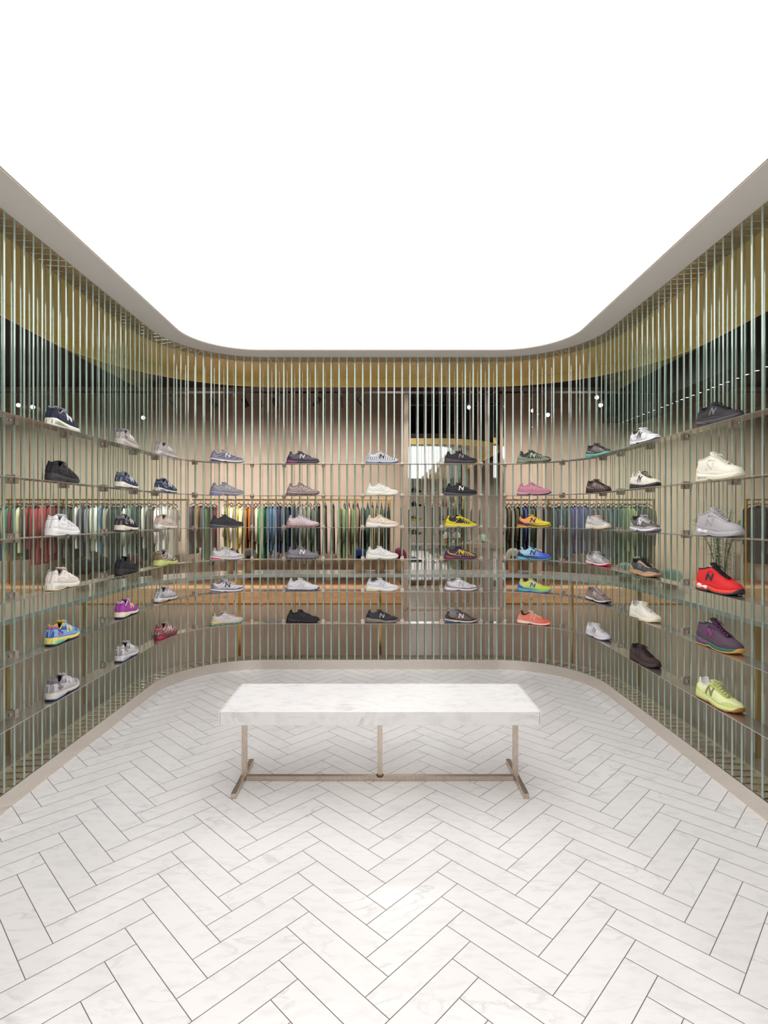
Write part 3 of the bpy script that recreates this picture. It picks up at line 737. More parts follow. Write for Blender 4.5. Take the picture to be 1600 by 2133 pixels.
class Shoe:
    def __init__(s, style):
        hi = style == 'hightop'
        th = {'classic': 1.08, 'runner': 0.95, 'chunky': 1.12, 'pod': 1.0, 'hightop': 1.1, 'trail': 1.15, 'slim': 0.85}[style]
        s.style = style
        s.mt = spl([(0, .046*th), (.12, .041*th), (.3, .034*th), (.5, .026*th), (.7, .022*th), (.85, .024*th), (.95, .029*th), (1, .033*th)])
        s.mb = spl([(0, .009), (.06, .005), (.2, .005), (.34, .006), (.42, .012 if style not in ('slim', 'pod') else .006), (.5, .006), (.72, .005), (.84, .008), (.93, .014), (1, .023)])
        k = 1.28 if hi else 1.0
        if hi: tab = [(0, .104), (.03, .113), (.1, .114), (.18, .116), (.27, .124), (.36, .129), (.42, .125), (.5, .113), (.6, .096), (.7, .082), (.8, .070), (.88, .063), (.94, .057), (.98, .047), (1, .037)]
        else: tab = [(0, .102), (.025, .111), (.05, .108), (.09, .092), (.14, .082), (.2, .080), (.27, .087), (.34, .098), (.40, .104), (.47, .097), (.56, .084), (.65, .072), (.74, .0625), (.82, .0565), (.88, .0535), (.93, .0505), (.965, .047), (.985, .0425), (1, .036)]
        s.ze = spl(tab)
        s.yk = spl([(0, .85), (.05, .74), (.2, .62), (.3, .54), (.38, .42), (.52, .34), (.68, .24), (.755, .12), (.77, 0), (1, 0)])
        s.wave = {'chunky': 0.0022, 'pod': 0.0}.get(style, 0.0)
        s.flare = {'chunky': 1.10, 'hightop': 1.08, 'trail': 1.08, 'classic': 1.05, 'runner': 1.03, 'pod': 1.05, 'slim': 1.0}[style]
    def side(s, x, t, sg, off=0.0):
        if off:
            p = s.side(x, t, sg); e = 1e-3
            a = s.side(min(1, x+e), t, sg)-s.side(max(0, x-e), t, sg); b_ = s.side(x, min(1, t+e), sg)-s.side(x, max(0, t-e), sg)
            n = a.cross(b_)
            if n.length < 1e-12: n = Vector((0, sg, 0))
            n.normalize()
            if n.y*sg < 0 and abs(n.y) > 0.05 or (abs(n.y) <= 0.05 and n.z < 0): n = -n
            return p + n*off
        W = (LAT if sg < 0 else MED)(x)*0.95
        zb = s.mt(x)-0.005; ze = max(s.ze(x), zb+0.002); ye = W*s.yk(x)
        yc = W+(ye-W)*t**1.7+0.003*math.sin(PI*t)*min(1, W/0.02); zc = zb+(ze-zb)*t
        a = t*PI/2
        yd = ye+(W-ye)*max(0, math.cos(a))**0.72; zd = zb+(ze-zb)*math.sin(a)**0.86
        k = sstep(.30, .66, x)
        y = yc+(yd-yc)*k; z = zc+(zd-zc)*k
        hl = 0.032 if s.style != 'hightop' else 0.018
        lean = hl*(max(0, z-zb)/0.066)**1.3*(1-min(1, x/0.42))**1.4 - 0.005*sstep(.092, .112, z)*(1-min(1, x/.15))
        X = x*LS + lean - 0.003*(max(0, x-.85)/.15)**2*((z-zb)/0.03)
        return Vector((X-LS/2, sg*y + 0.004*sstep(.6, 1, x), z))
    def patch(s, mb, f, sg, n=10, m=5, off=0.0014, mi=0):
        """f(u,v)->(x,t); padded overlay with a rim that drops to the surface"""
        P = [[f(i/n, j/m) for j in range(m+1)] for i in range(n+1)]
        c = lambda q: (min(1, max(0.0005, q[0])), min(.995, max(0.0, q[1])))
        G = [[s.side(*c(q), sg, off) for q in r] for r in P]; B0 = [[s.side(*c(q), sg, -0.0003) for q in r] for r in P]
        b = len(mb.v)
        mb.grid(G, mi)
        rim = [(i, 0) for i in range(n+1)]+[(n, j) for j in range(1, m+1)]+[(i, m) for i in range(n-1, -1, -1)]+[(0, j) for j in range(m-1, 0, -1)]
        b = len(mb.v)
        mb.v += [G[i][j] for i, j in rim]+[B0[i][j] for i, j in rim]; k = len(rim)
        for q in range(k):
            mb.f.append((b+q, b+(q+1) % k, b+k+(q+1) % k, b+k+q)); mb.m.append(mi)
    def ribbon(s, mb, pts, wd, sg, off=0.0016, n=8, mi=0):
        """strip of width wd metres along a polyline given in (x,t)"""
        P = []
        for i in range(len(pts)-1):
            for k in range(n):
                t = k/n; P.append((pts[i][0]+(pts[i+1][0]-pts[i][0])*t, pts[i][1]+(pts[i+1][1]-pts[i][1])*t))
        P.append(pts[-1])
        rows = []
        for i, q in enumerate(P):
            a, b_ = P[max(0, i-1)], P[min(len(P)-1, i+1)]
            h = max(0.01, s.ze(q[0])-s.mt(q[0]))*1.15
            d = Vector(((b_[0]-a[0])*LS, (b_[1]-a[1])*h)).normalized(); nn = Vector((-d.y, d.x))*(wd/2)
            L_, R_ = (q[0]+nn.x/LS, q[1]+nn.y/h), (q[0]-nn.x/LS, q[1]-nn.y/h)
            c = lambda v: (min(1, max(0.0005, v[0])), min(.995, max(0.0, v[1])))
            rows.append([s.side(*c(L_), sg, -0.0003), s.side(*c(L_), sg, off), s.side(*c(q), sg, off*1.15), s.side(*c(R_), sg, off), s.side(*c(R_), sg, -0.0003)])
        mb.grid(rows, mi)
    def ring(s, x, wm, b, t, wob=0.0):
        """midsole section, lateral to medial, closed underneath"""
        out = []
        h = t-b
        prof = [(0.55, 0), (.86, 0.0), (.97, .14), (1.0+wob, .40), (.985+wob*.5, .66), (.945, .88), (.90, 1.0), (.6, .96)]
        for k, z in prof: out.append((-LAT(x)*wm*k, b+h*z))
        for k, z in prof[::-1]: out.append((MED(x)*wm*k, b+h*z))
        return out
    def parts(s, recipe):
        st = s.style; R = {}
        # upper
        mb = MB(); n = 9
        for sg in (-1, 1):
            G = [[s.side(x, j/n, sg) for j in range(n+1)] for x in STX]
            mb.grid(G if sg < 0 else [r[::-1] for r in G])
        R['upper'] = (mb, 'up', 'mesh')
        # midsole
        mb = MB(); rows = []
        sx = 1.035 if st != 'slim' else 1.01
        for x in STX:
            b, t = s.mb(x), s.mt(x)
            if st == 'pod': b = b+0.010
            if st == 'chunky': t += 0.0028*math.sin(x*19)*math.sin(PI*x); b += 0.003*max(0, math.sin(x*17-1))*math.sin(PI*x)
            wob = (0.045*math.sin(x*24) if st == 'chunky' else 0.0)
            X = (x-.5)*LS*sx
            rows.append([Vector((X-(.004*zz/.04 if x > .5 else -.006*(zz/.04))*abs(2*x-1)**6, y+0.004*sstep(.6, 1, x), zz)) for y, zz in s.ring(x, s.flare, b, t, wob)])
        mb.grid(rows, closed=True)
        R['midsole'] = (mb, 'mid', 'foam')
        # outsole
        mb = MB(); rows = []
        for x in STX:
            b = s.mb(x); e = 0.004 if st != 'pod' else 0.005
            top = b+0.0035+(0.012 if st == 'pod' else 0.0)
            X = (x-.5)*LS*(sx-.004)
            if x > .93 and st in ('trail', 'hightop'): top += (x-.93)/.07*0.012
            low = max(0.0, b-e)
            if st == 'trail': low = max(0, low-0.002*math.sin(x*150))
            q = [(-LAT(x)*.9*s.flare, low), (-LAT(x)*1.0*s.flare-.0004, (low+top)/2), (-LAT(x)*.985*s.flare, top), (MED(x)*.985*s.flare, top), (MED(x)*1.0*s.flare+.0004, (low+top)/2), (MED(x)*.9*s.flare, low)]
            if st == 'pod': q = [(y*.8, z) for y, z in q]
            rows.append([Vector((X, y+0.004*sstep(.6, 1, x), z)) for y, z in q])
        mb.grid(rows, closed=True)
        R['outsole'] = (mb, 'out', 'rubber')
        if st == 'pod':
            mb = MB()
            for sg in (-1, 1):
                for xc in (.07, .21, .35, .53, .68, .82):
                    w_ = (LAT if sg < 0 else MED)(xc); c = Vector(((xc-.5)*LS*sx, sg*w_*.72+.003, .0105))
                    prof = [(0.001, -.0105), (.013, -.0105), (.0185, -.006), (.0195, 0), (.017, .006), (.001, .009)]
                    mb.lathe(prof, c, 14, sx=1.0, sy=.62)
            R['sole_pods'] = (mb, 'out', 'shiny')
        # heel cushion set into the midsole
        mb = MB()
        if st in ('runner', 'classic', 'pod', 'chunky', 'slim'):
            x1 = .36 if st != 'classic' else .42
            for sg in (-1, 1):
                rows = []
                for i in range(13):
                    x = .004+(x1-.004)*i/12
                    fz = math.sin(PI*min(1, .25+.75*(1-i/12)))**.5 if i else 1
                    b, t = s.mb(x), s.mt(x)
                    if st == 'pod': b += .010
                    h = t-b; w_ = (LAT if sg < 0 else MED)(x)*s.flare+.0008; tap = 1-(i/12)**3
                    X = (x-.5)*LS*sx
                    z0 = b+h*.12; z1 = b+h*(.12+.50*tap)
                    hl = [(w_*.955, z0), (w_*1.0, z0*.7+z1*.3), (w_*1.005, z0*.4+z1*.6), (w_*.985, z1), (w_*.93, z1)]
                    rows.append([Vector((X+.005*zz/.04*(1-i/12)-.0008*(1 if i == 0 else 0), sg*y, zz)) for y, zz in hl])
                mb.grid(rows)
            R['heel_cushion'] = (mb, 'cush', 'shiny' if st in ('runner', 'pod') else 'foam')
        elif st == 'hightop':
            for xc, r_ in ((.16, .017), (.33, .012)):
                mb.tube([((xc-.5)*LS, -LAT(xc)*s.flare-.0012, .026-.015*(xc-.16)), ((xc-.5)*LS, -LAT(xc)*s.flare+.004, .026-.015*(xc-.16))], r_, 18, flat=.72)
            mb.tube([((.16-.5)*LS, -LAT(.2)*s.flare-.0008, .026), ((.33-.5)*LS, -LAT(.3)*s.flare-.0008, .0235)], .0045, 8)
            R['heel_cushion'] = (mb, 'cush', 'foam')
        # overlays
        ov = MB()
        hc = {'classic': (.30, .66), 'runner': (.26, .60), 'chunky': (.24, .5), 'pod': (.22, .55), 'hightop': (.22, .38), 'trail': (.2, .42), 'slim': (.22, .5)}[st]
        for sg in (-1, 1):
            s.patch(ov, lambda u, v: (.001+(hc[0]*(1-.35*v)-.001)*u, v*hc[1]*(1-.25*u)), sg, 10, 5)
        R['heel_counter'] = (ov, 'ov', 'suede')
        tb = MB()
        for sg in (-1, 1):
            s.patch(tb, lambda u, v: (.001+.075*u*(1-.3*v), .70+.28*v), sg, 6, 4, 0.002)
        R['heel_tab'] = (tb, 'tab', 'suede')
        tg = MB(); q0 = {'classic': .36, 'runner': .32, 'chunky': .42, 'pod': .30, 'hightop': .26, 'trail': .5, 'slim': .3}[st]
        for sg in (-1, 1):
            s.patch(tg, lambda u, v: (.70+.299*u, v*(q0*sstep(-.2, .6, u)+.04)), sg, 14, 5)
            s.patch(tg, lambda u, v: (hc[0]*.9+(.72-hc[0]*.9)*u, v*(.16 if st != 'classic' else .44-.16*u)), sg, 12, 3, 0.0012)
        R['toe_guard'] = (tg, 'ov', 'suede')
        es = MB()
        for sg in (-1, 1):
            s.patch(es, lambda u, v: (.335+.43*u, .70+.10*u+(.285-.10*u)*v), sg, 12, 3, 0.0017)
        R['eyestay'] = (es, 'eye', 'suede')
        sp = MB(); wl = 0.0055
        for sg in (-1, 1):
            if recipe == 'fan':
                for i in range(6):
                    x0 = .50+.045*i; x1 = .56+.075*i
                    s.ribbon(sp, [(x0, .82), ((x0+x1)/2+.005, .5), (x1, .14)], 0.0048, sg)
                s.ribbon(sp, [(.02, .62), (.14, .42), (.30, .30), (.42, .62), (.44, .8)], wl, sg)
                s.ribbon(sp, [(.03, .45), (.15, .28), (.34, .16), (.5, .12)], wl, sg)
            elif recipe == 'wave':
                s.ribbon(sp, [(.03, .58), (.16, .50), (.30, .62), (.36, .80)], wl*1.2, sg)
                s.ribbon(sp, [(.10, .22), (.26, .18), (.40, .34), (.47, .60), (.50, .80)], wl*1.1, sg)
                s.ribbon(sp, [(.42, .14), (.56, .30), (.64, .62), (.66, .80)], wl, sg)
                s.ribbon(sp, [(.60, .12), (.72, .34), (.76, .62)], wl, sg)
            elif recipe == 'panel':
                s.patch(sp, lambda u, v: ((.36+.25*u+.02*v, .18+.64*v) if st != 'classic' else (.50+.17*u+.01*v, .30+.5*v)), sg, 8, 5, 0.0013)
                s.ribbon(sp, [(.22, .72), (.30, .50), (.38, .42)], wl*1.5, sg)
                s.ribbon(sp, [(.70, .76), (.76, .52), (.80, .34)], wl*1.3, sg)
            elif recipe == 'zebra':
                for i in range(13):
                    x0 = .04+.068*i
                    s.ribbon(sp, [(x0, .12), (x0+.03, .3), (x0+.01, .48), (x0+.05, .64)], .0036, sg)
            elif recipe == 'line':
                s.ribbon(sp, [(.03, .52), (.2, .34), (.42, .30), (.62, .2), (.8, .34)], wl*.6, sg)
        if sp.v: R['side_overlay'] = (sp, 'ov2', 'suede')
        if st == 'classic':
            hv = MB()
            hv.add([s.side(.135+.062*math.cos(a_), .40+.13*math.sin(a_), -1, .0030) for a_ in [2*PI*k/20 for k in range(20)]], [tuple(range(20))])
            hv.tube([s.side(.135+.066*math.cos(a_), .40+.14*math.sin(a_), -1, .0026) for a_ in [2*PI*k/24 for k in range(25)]], .0011, 6)
            R['heel_oval'] = (hv, 'oval', 'rubber')
        # N on the outer side
        lg = MB(); x0 = .43 if st not in ('hightop', 'trail') else .33
        w_ = .0085 if st not in ('hightop',) else .0105; dx = .135 if st not in ('hightop', 'trail') else .16
        a, c = (.26, .76) if st != 'hightop' else (.30, .66)
        if st == 'trail': a, c = .20, .80
        for sg in (-1,):
            o_ = 0.0032
            s.ribbon(lg, [(x0, a), (x0+.025, c)], w_, sg, o_)
            s.ribbon(lg, [(x0+.025, c-.03), (x0+dx-.022, a+.03)], w_, sg, o_+.0002)
            s.ribbon(lg, [(x0+dx-.022, a), (x0+dx+.003, c)], w_, sg, o_)
        R['letter_logo'] = (lg, 'logo', 'rubber')
        # collar lining and insole
        ln = MB(); xs = [.42, .39, .355, .32, .28, .24, .2, .16, .12, .09, .06, .035, .015, .004]
        rim = [s.side(x, .97, -1) for x in xs]+[s.side(x, .97, 1) for x in xs[::-1]]
        ln.tube([p+Vector((0, 0, .0005)) for p in rim], .0036, 8)
        rows = []
        for p in rim:
            cx = -.5*LS+.20*LS
            rows.append([p, Vector((p.x+(cx-p.x)*.10, p.y*.86, p.z-.008)), Vector((p.x+(cx-p.x)*.12, p.y*.9, s.mt(.2)+.012)), Vector((cx+.01, 0, s.mt(.2)+.010))])
        ln.grid(rows)
        R['collar_lining'] = (ln, 'lin', 'mesh')
        # tongue
        tn = MB(); tz = .024 if st != 'hightop' else .034
        pts = [(.755, s.ze(.755)-.007), (.66, s.ze(.66)-.004), (.56, s.ze(.56)-.002), (.47, s.ze(.47)), (.41, s.ze(.40)+.002), (.375, s.ze(.40)+.006), (.35, s.ze(.40)+tz-.014), (.342, s.ze(.40)+tz-.012)]
        tn.tube([((x-.5)*LS, .0015, z) for x, z in pts], [.010, .0125, .0155, .018, .020, .021, .019, .012], 12, flat=.24, up=(0, 0, 1))
        R['tongue'] = (tn, 'ton', 'mesh')
        # laces
        lc = MB()
        for i in range(6):
            x = .43+.054*i; x2 = x+.032
            for sg in (-1, 1):
                A, B = s.side(x, .93, -sg, .003), s.side(x2, .93, sg, .003)
                mid = (A+B)/2+Vector((0, 0, .0065))
                q1 = A*.6+B*.4+Vector((0, 0, .0058)); q2 = A*.4+B*.6+Vector((0, 0, .0058))
                lc.tube([A-Vector((0, 0, .002)), q1, mid, q2, B-Vector((0, 0, .002))], .0026, 6, flat=.55)
        T = Vector(((.425-.5)*LS, .0015, s.ze(.42)+.008))
        for sg in (-1, 1):
            lc.tube([T, T+Vector((.002, sg*.012, .005)), T+Vector((.012, sg*.024, -.002)), T+Vector((.018, sg*.022, -.010)), T+Vector((.010, sg*.010, -.003)), T], .0024, 6, flat=.6)
            lc.tube([T, T+Vector((.012, sg*.010, .001)), T+Vector((.024, sg*.018, -.010)), T+Vector((.028, sg*.022, -.018))], .0022, 6, flat=.6)
        R['laces'] = (lc, 'lace', 'lace')
        if st == 'hightop':
            tx = MB()   # white lettering block on the tongue, two short lines
            for r_ in range(2):
                for k in range(3+r_*4):
                    tx.box(((.362-.5)*LS+.003, -.0165+r_*.0012, s.ze(.40)+tz-.0115-.0050*r_) if False else ((.350-.5)*LS-.004+k*.0034+(1-r_)*.003, -.0185, s.ze(.40)+.0075-.0050*r_), (.0024, .0016, .0032))
            R['tongue_lettering'] = (tx, 'text', 'rubber')
        return R
SHOE_CACHE = {}
def shoe(loc, rz, style, recipe, C, label, group, scale=1.0):
    key = (style, recipe)
    if key not in SHOE_CACHE:
        d = {}
        for nm, (mb, role, kind) in Shoe(style).parts(recipe).items():
            me = bpy.data.meshes.new(nm); me.from_pydata([tuple(v) for v in mb.v], [], mb.f); me.update()
            bm = bmesh.new(); bm.from_mesh(me); bmesh.ops.remove_doubles(bm, verts=bm.verts, dist=1e-5)
            bmesh.ops.recalc_face_normals(bm, faces=bm.faces); bm.to_mesh(me); bm.free()
            me.polygons.foreach_set('use_smooth', [True]*len(me.polygons))
            me.materials.append(None)
            d[nm] = (me, role, kind)
        SHOE_CACHE[key] = d
    root = empty('sneaker', loc, rz); root.scale = (scale,)*3
    tag(root, label, 'sneaker', group)
    for nm, (me, role, kind) in SHOE_CACHE[key].items():
        if role not in C and role in ('text',): continue
        o = bpy.data.objects.new(nm, me); COL.objects.link(o); o.parent = root
        o.material_slots[0].link = 'OBJECT'
        dflt = {'tab': 'ov', 'eye': 'ov', 'ov2': 'ov', 'cush': 'mid', 'ton': 'up', 'lin': 'up', 'text': 'logo', 'oval': 'tab'}
        c = C.get(role)
        r_ = role
        while c is None: r_ = dflt[r_]; c = C.get(r_)
        kk = kind
        if C.get('fin') == 'shiny' and role in ('ov', 'ov2', 'eye', 'tab'): kk = 'shiny'
        o.material_slots[0].material = fabric(c, kk)
    return root
def cc(t):
    d = {}
    for q in t.split():
        k, v = q.split('='); d[k] = v
    return d
ROWN = ['top', 'second', 'third', 'fourth', 'fifth', 'lowest']
SHOES = [
 # left wall, nearest column
 ('L0', 0, 'classic', 'panel', 'up=2b3045 ov=252b3f ov2=2b3045 eye=39405a mid=eceadf cush=8f9a7c out=d9d6c8 lace=c9ccd6 lin=a59a9c logo=e8e8ea ton=8d8690 tab=2a3044', 'navy suede sneaker with cream sole and olive cushioning'),
 ('L0', 1, 'classic', 'panel', 'up=2a282b ov=242225 ov2=2a282b mid=3a373b cush=333034 out=302d31 lace=2a282b lin=29272a logo=333136 ton=29272a', 'all black suede sneaker with thick black sole'),
 ('L0', 2, 'classic', 'panel', 'up=efecee ov=f4f2f3 ov2=e6e3e8 mid=f3f1f3 cush=e3e2da out=ecebee lace=f5f3f5 lin=f0edf0 logo=d9d8de ton=f2f0f2 eye=d3d2da', 'all white leather sneaker with grey mesh window'),
 ('L0', 3, 'classic', 'panel', 'up=ece4dc ov=e9e1d8 ov2=f0e9e1 mid=f2eee4 cush=c9c6b4 out=e2d3b8 lace=f2ece4 lin=b9afae logo=efe8de ton=e6ddd4', 'cream suede sneaker with tan heel oval'),
 ('L0', 4, 'classic', 'panel', 'up=3555a8 ov=86b0dd ov2=8fb6e2 eye=8fb6e2 tab=c46aa8 mid=f2dc7a cush=7fcf9f out=2c3550 lace=d6e2ee lin=d8c24a logo=eadc8e ton=cfae3c', 'light blue sneaker with yellow and mint sole and magenta collar'),
 ('L0', 5, 'classic', 'panel', 'up=8f8a92 ov=c4bfc2 ov2=c9c4c8 mid=d8d2c6 cush=c9cdd6 out=2f3a5c lace=d6d2d4 lin=8e888e logo=d8d6da ton=a39ea6 tab=77727c', 'grey suede sneaker with off-white sole'),
 ('L1', 0, 'classic', 'panel', 'up=b3aaa6 ov=aca39e ov2=bdb5b0 mid=c9c2ba cush=b4ada6 out=c2b9ae lace=dcd8d6 lin=857d80 logo=e2dfdc ton=b6aeac tab=76707a', 'taupe grey sneaker with dark heel collar'),
 ('L1', 1, 'classic', 'panel', 'up=7b7d88 ov=36435c ov2=3a4a64 eye=36435c mid=efe9dc cush=e6dccb out=5a5560 lace=d6d2d2 lin=6b6470 logo=c9ccd4 ton=8b8690 tab=7a7682', 'navy and grey sneaker with cream sole and grey collar'),
 ('L1', 2, 'classic', 'panel', 'up=6c6568 ov=26242a ov2=2c2a30 eye=26242a mid=efe6d6 cush=e0d2bc out=4c4648 lace=cfc9c9 lin=8b8286 logo=cfccd2 ton=8a8288 tab=8b8286', 'black and grey sneaker with cream sole and grey collar'),
 ('L1', 3, 'classic', 'panel', 'up=2b282c ov=262328 mid=322f34 cush=2b282c out=2b282c lace=29262a lin=26242a logo=37343a', 'all black sneaker reflecting a highlight on its heel cushioning'),
 ('L1', 4, 'classic', 'panel', 'up=a3409c ov=a94aa6 ov2=b455ac mid=f3e6cf cush=ecdfc6 out=2a3050 lace=e6d3e2 lin=e2cfe0 logo=f2c58e ton=9c4a9a', 'bright magenta sneaker with cream sole'),
 ('L1', 5, 'classic', 'panel', 'up=8c8890 ov=cfcaca ov2=d6d1d2 mid=dcdadc cush=b3b3bb out=3c4468 lace=e2dfe0 lin=a0989a logo=e2e0e4 ton=b0a8aa', 'light grey sneaker with dark grey heel oval and navy outsole'),
 ('L2', 0, 'runner', 'panel', 'up=b9b0ac ov=b4aba7 ov2=beb6b2 mid=d9d5d2 cush=b4b0ae out=aaa29c lace=d2cdca lin=8b8486 logo=d9d6d4 ton=aaa2a0', 'light grey runner with pale toe'),
 ('L2', 1, 'runner', 'panel', 'up=7c8088 ov=2f3f56 ov2=34445c mid=e6e4e4 cush=9b989e out=54505a lace=cfd0d4 lin=77727a logo=dfe2e8 ton=8b8890', 'navy runner with grey heel sole and white forefoot'),
 ('L2', 2, 'runner', 'panel', 'up=d9c8b8 ov=d4bfae ov2=dccdbf mid=f4f0ea cush=e6dfd2 out=cfc2ae lace=e6dbd0 lin=8b8083 logo=e6dcd2 ton=dccdbf', 'beige runner with thick white sole'),
 ('L2', 3, 'chunky', 'wave', 'up=8b7c5e ov=8a7a5c ov2=cfcbc4 eye=b9b4b0 mid=d6dc8c cush=cfd88a out=cbd684 lace=e6e2e0 lin=b5b0b4 logo=d9d6d2 ton=8b8890', 'olive brown runner with pale lime sole and white laces'),
 ('L2', 4, 'runner', 'wave', 'up=d2cfd2 ov=a8a6ac ov2=c2c0c6 mid=f0eeee cush=d8cdbf out=8b7468 lace=e2e0e2 lin=86828a logo=dcdadf ton=c9c6ca fin=shiny', 'pale silver-grey runner with white sole and gold-ringed cushion'),
 ('L2', 5, 'runner', 'wave', 'up=c9a4a0 ov=a85a5e ov2=5a4c50 mid=5a4a50 cush=cf3a56 out=b02c44 lace=d9c6c2 lin=8b7c80 logo=d9cac6 ton=b59a9a', 'dusty pink and brown runner with red heel sole'),
 # back wall
 ('B0', 0, 'runner', 'wave', 'up=756d80 ov=9a8ea0 ov2=a89fae mid=f2f0f2 cush=47526e out=5e5a68 lace=dcd8dc lin=b9b2b8 logo=e6e4ea ton=9b929c', 'mauve grey runner with white sole and navy cushion'),
 ('B0', 1, 'runner', 'wave', 'up=a3a0a6 ov=8e8a92 ov2=b0acb0 mid=a9a6aa cush=7884cc out=8b86a0 lace=c2bec2 lin=a09ca2 logo=c4c2c8 ton=9c989e', 'grey runner with periwinkle blue heel sole'),
 ('B0', 2, 'slim', 'none', 'up=38363d ov=3d3b42 ov2=3d3b42 mid=7a7068 cush=4a5266 out=4a4850 lace=3a383e lin=5c4d44 logo=3c3a41 ton=39373d', 'black suede runner with brown-grey midsole'),
 ('B0', 3, 'runner', 'wave', 'up=dcd8da ov=b8b4b8 ov2=ece9ea mid=e2e0e2 cush=c8545e out=b9b2b4 lace=e6e4e6 lin=b5a8a8 logo=c4c2ca ton=cfcbce fin=shiny', 'silver white runner with red heel cushion'),
 ('B0', 4, 'runner', 'wave', 'up=e2e0e4 ov=8e8894 ov2=c2bfc6 mid=efedf0 cush=7c7484 out=8a8490 lace=e2e0e2 lin=8b7a7c logo=3c3844 ton=cfccd2 fin=shiny', 'white and silver runner with dark letter logo and purple-grey heel'),
 ('B0', 5, 'pod', 'wave', 'up=dcd2d0 ov=cfc9c6 ov2=e0d6d4 tab=d8c23c mid=c9c6b4 cush=d9c85a out=7f9c86 lace=dccfcf lin=a89aa0 logo=d2cac9 ton=c9bec0 fin=shiny', 'pale pink runner with yellow heel and green podded sole'),
 ('B1', 0, 'runner', 'wave', 'up=6c6670 ov=3c383f ov2=57525c mid=57525a cush=b23a86 out=3c383e lace=6c6870 lin=57525a logo=d9ccd6 ton=4c4850', 'charcoal runner with pale letter logo and magenta heel sole'),
 ('B1', 1, 'pod', 'wave', 'up=a8968f ov=9a8781 ov2=c9b9b8 mid=b5a4a2 cush=a08e8c out=7c6a6a lace=a89a96 lin=8b7468 logo=bfb0ac ton=a3918c', 'taupe pink podded runner'),
 ('B1', 2, 'pod', 'wave', 'up=dcccd0 ov=c9b0b4 ov2=e6dade mid=c9aeae cush=b59a9a out=a88a88 lace=e2d6da lin=c9b4b8 logo=e2d8dc ton=d9c9cd fin=shiny', 'pale pink metallic podded runner'),
 ('B1', 3, 'pod', 'wave', 'up=8b868c ov=78737a ov2=9c989e mid=9b969c cush=8e898f out=6a656c lace=a8a4a8 lin=8b8288 logo=f4f2f4 ton=8b878c', 'grey podded runner with bright white letter logo'),
 ('B1', 4, 'pod', 'wave', 'up=e6e4e6 ov=dcdade ov2=f0eef0 mid=d9d8e0 cush=dedce4 out=6c6a7c lace=eceaec lin=e2dfe2 logo=cfccd6 ton=e6e4e6', 'white podded runner with clear dark pods'),
 ('B1', 5, 'pod', 'wave', 'up=262428 ov=2c2a2f ov2=36343a mid=302e33 cush=2a282c out=1f1d21 lace=2c2a2e lin=262428 logo=34323a ton=29272b', 'all black podded runner with pale insole'),
 ('B2', 0, 'runner', 'zebra', 'up=e2e0e4 ov=cfd2d9 ov2=3c3a48 mid=c2c9d2 cush=aab4c0 out=4a5672 lace=dcdae0 lin=cfccd2 logo=302e3a ton=cfccd4', 'white runner with dark zebra stripes and pale blue sole'),
 ('B2', 1, 'chunky', 'wave', 'up=f0eee6 ov=ece9df ov2=f4f2ec mid=f2eedf cush=eae4cf out=e2dcc6 lace=f2f0ea lin=ecebe4 logo=e6e4dc ton=f0eee8', 'cream white chunky runner, paler than the peach one under it'),
 ('B2', 2, 'chunky', 'wave', 'up=ead9c4 ov=e2c4a4 ov2=f0e6da mid=f4f0ea cush=f0ebe2 out=dcd6cc lace=ecdfd0 lin=e6d4bf logo=f2eee8 ton=ecdfce', 'cream and peach chunky runner with white sole'),
 ('B2', 3, 'chunky', 'wave', 'up=efedea ov=e6dfd6 ov2=f2f0ee mid=f2f0ea cush=ecead8 out=dcd9cc lace=f2f0ee lin=eceae4 logo=e2e0e2 ton=f0eeec', 'off-white chunky runner with beige toe panel'),
 ('B2', 4, 'chunky', 'wave', 'up=e6e4ea ov=dcdae0 ov2=efedf2 mid=f0eeee cush=ecdf9c out=e2dccc lace=e6e4ea lin=b5b2bc logo=c9c8d4 ton=dfdde4', 'white chunky runner with pale yellow heel sole'),
 ('B2', 5, 'chunky', 'wave', 'up=39373d ov=2c2a30 ov2=47444b mid=8b8379 cush=7c756c out=5c5650 lace=3c3a40 lin=4c4a50 logo=a8aab4 ton=36343a', 'black chunky runner with grey letter logo and stone sole'),
 ('B3', 0, 'chunky', 'wave', 'up=2e2c31 ov=29272c ov2=3a383e mid=4a4248 cush=443c42 out=39343a lace=29272b lin=2c2a2f logo=8b8890 ton=2b292e', 'black chunky runner with grey letter logo'),
 ('B3', 1, 'slim', 'wave', 'up=2c2a2f ov=242226 ov2=3c3a3f mid=57525e cush=504b60 out=3f3c46 lace=2c2a2f lin=242226 logo=f0eef0 ton=2c2a2f', 'black runner with bright white letter logo and plum grey sole'),
 ('B3', 2, 'runner', 'fan', 'up=2e2c34 ov=e6d238 ov2=ecd93c eye=ecd93c mid=e8d63a cush=d9c636 out=b9b4a8 lace=ecdc4c lin=2c2a34 logo=2a2832 ton=2c2a33 tab=e2ce38', 'bright yellow runner with black mesh between fanned straps'),
 ('B3', 3, 'runner', 'fan', 'up=40325c ov=3c2f57 ov2=d9b93c eye=40325c mid=6a3450 cush=9c3444 out=4c2840 lace=40325c lin=2f284a logo=f0d02c ton=40325c tab=8e3440', 'purple runner with yellow straps and letter logo and maroon sole'),
 ('B3', 4, 'runner', 'fan', 'up=e2e2e8 ov=9c918f ov2=cfcdd4 eye=e2e0e6 mid=ece4e2 cush=dccfd2 out=7c7484 lace=ecebf0 lin=cfccd2 logo=b9b8c0 ton=e2e2e8 tab=9c918f fin=shiny', 'white and silver runner with taupe heel'),
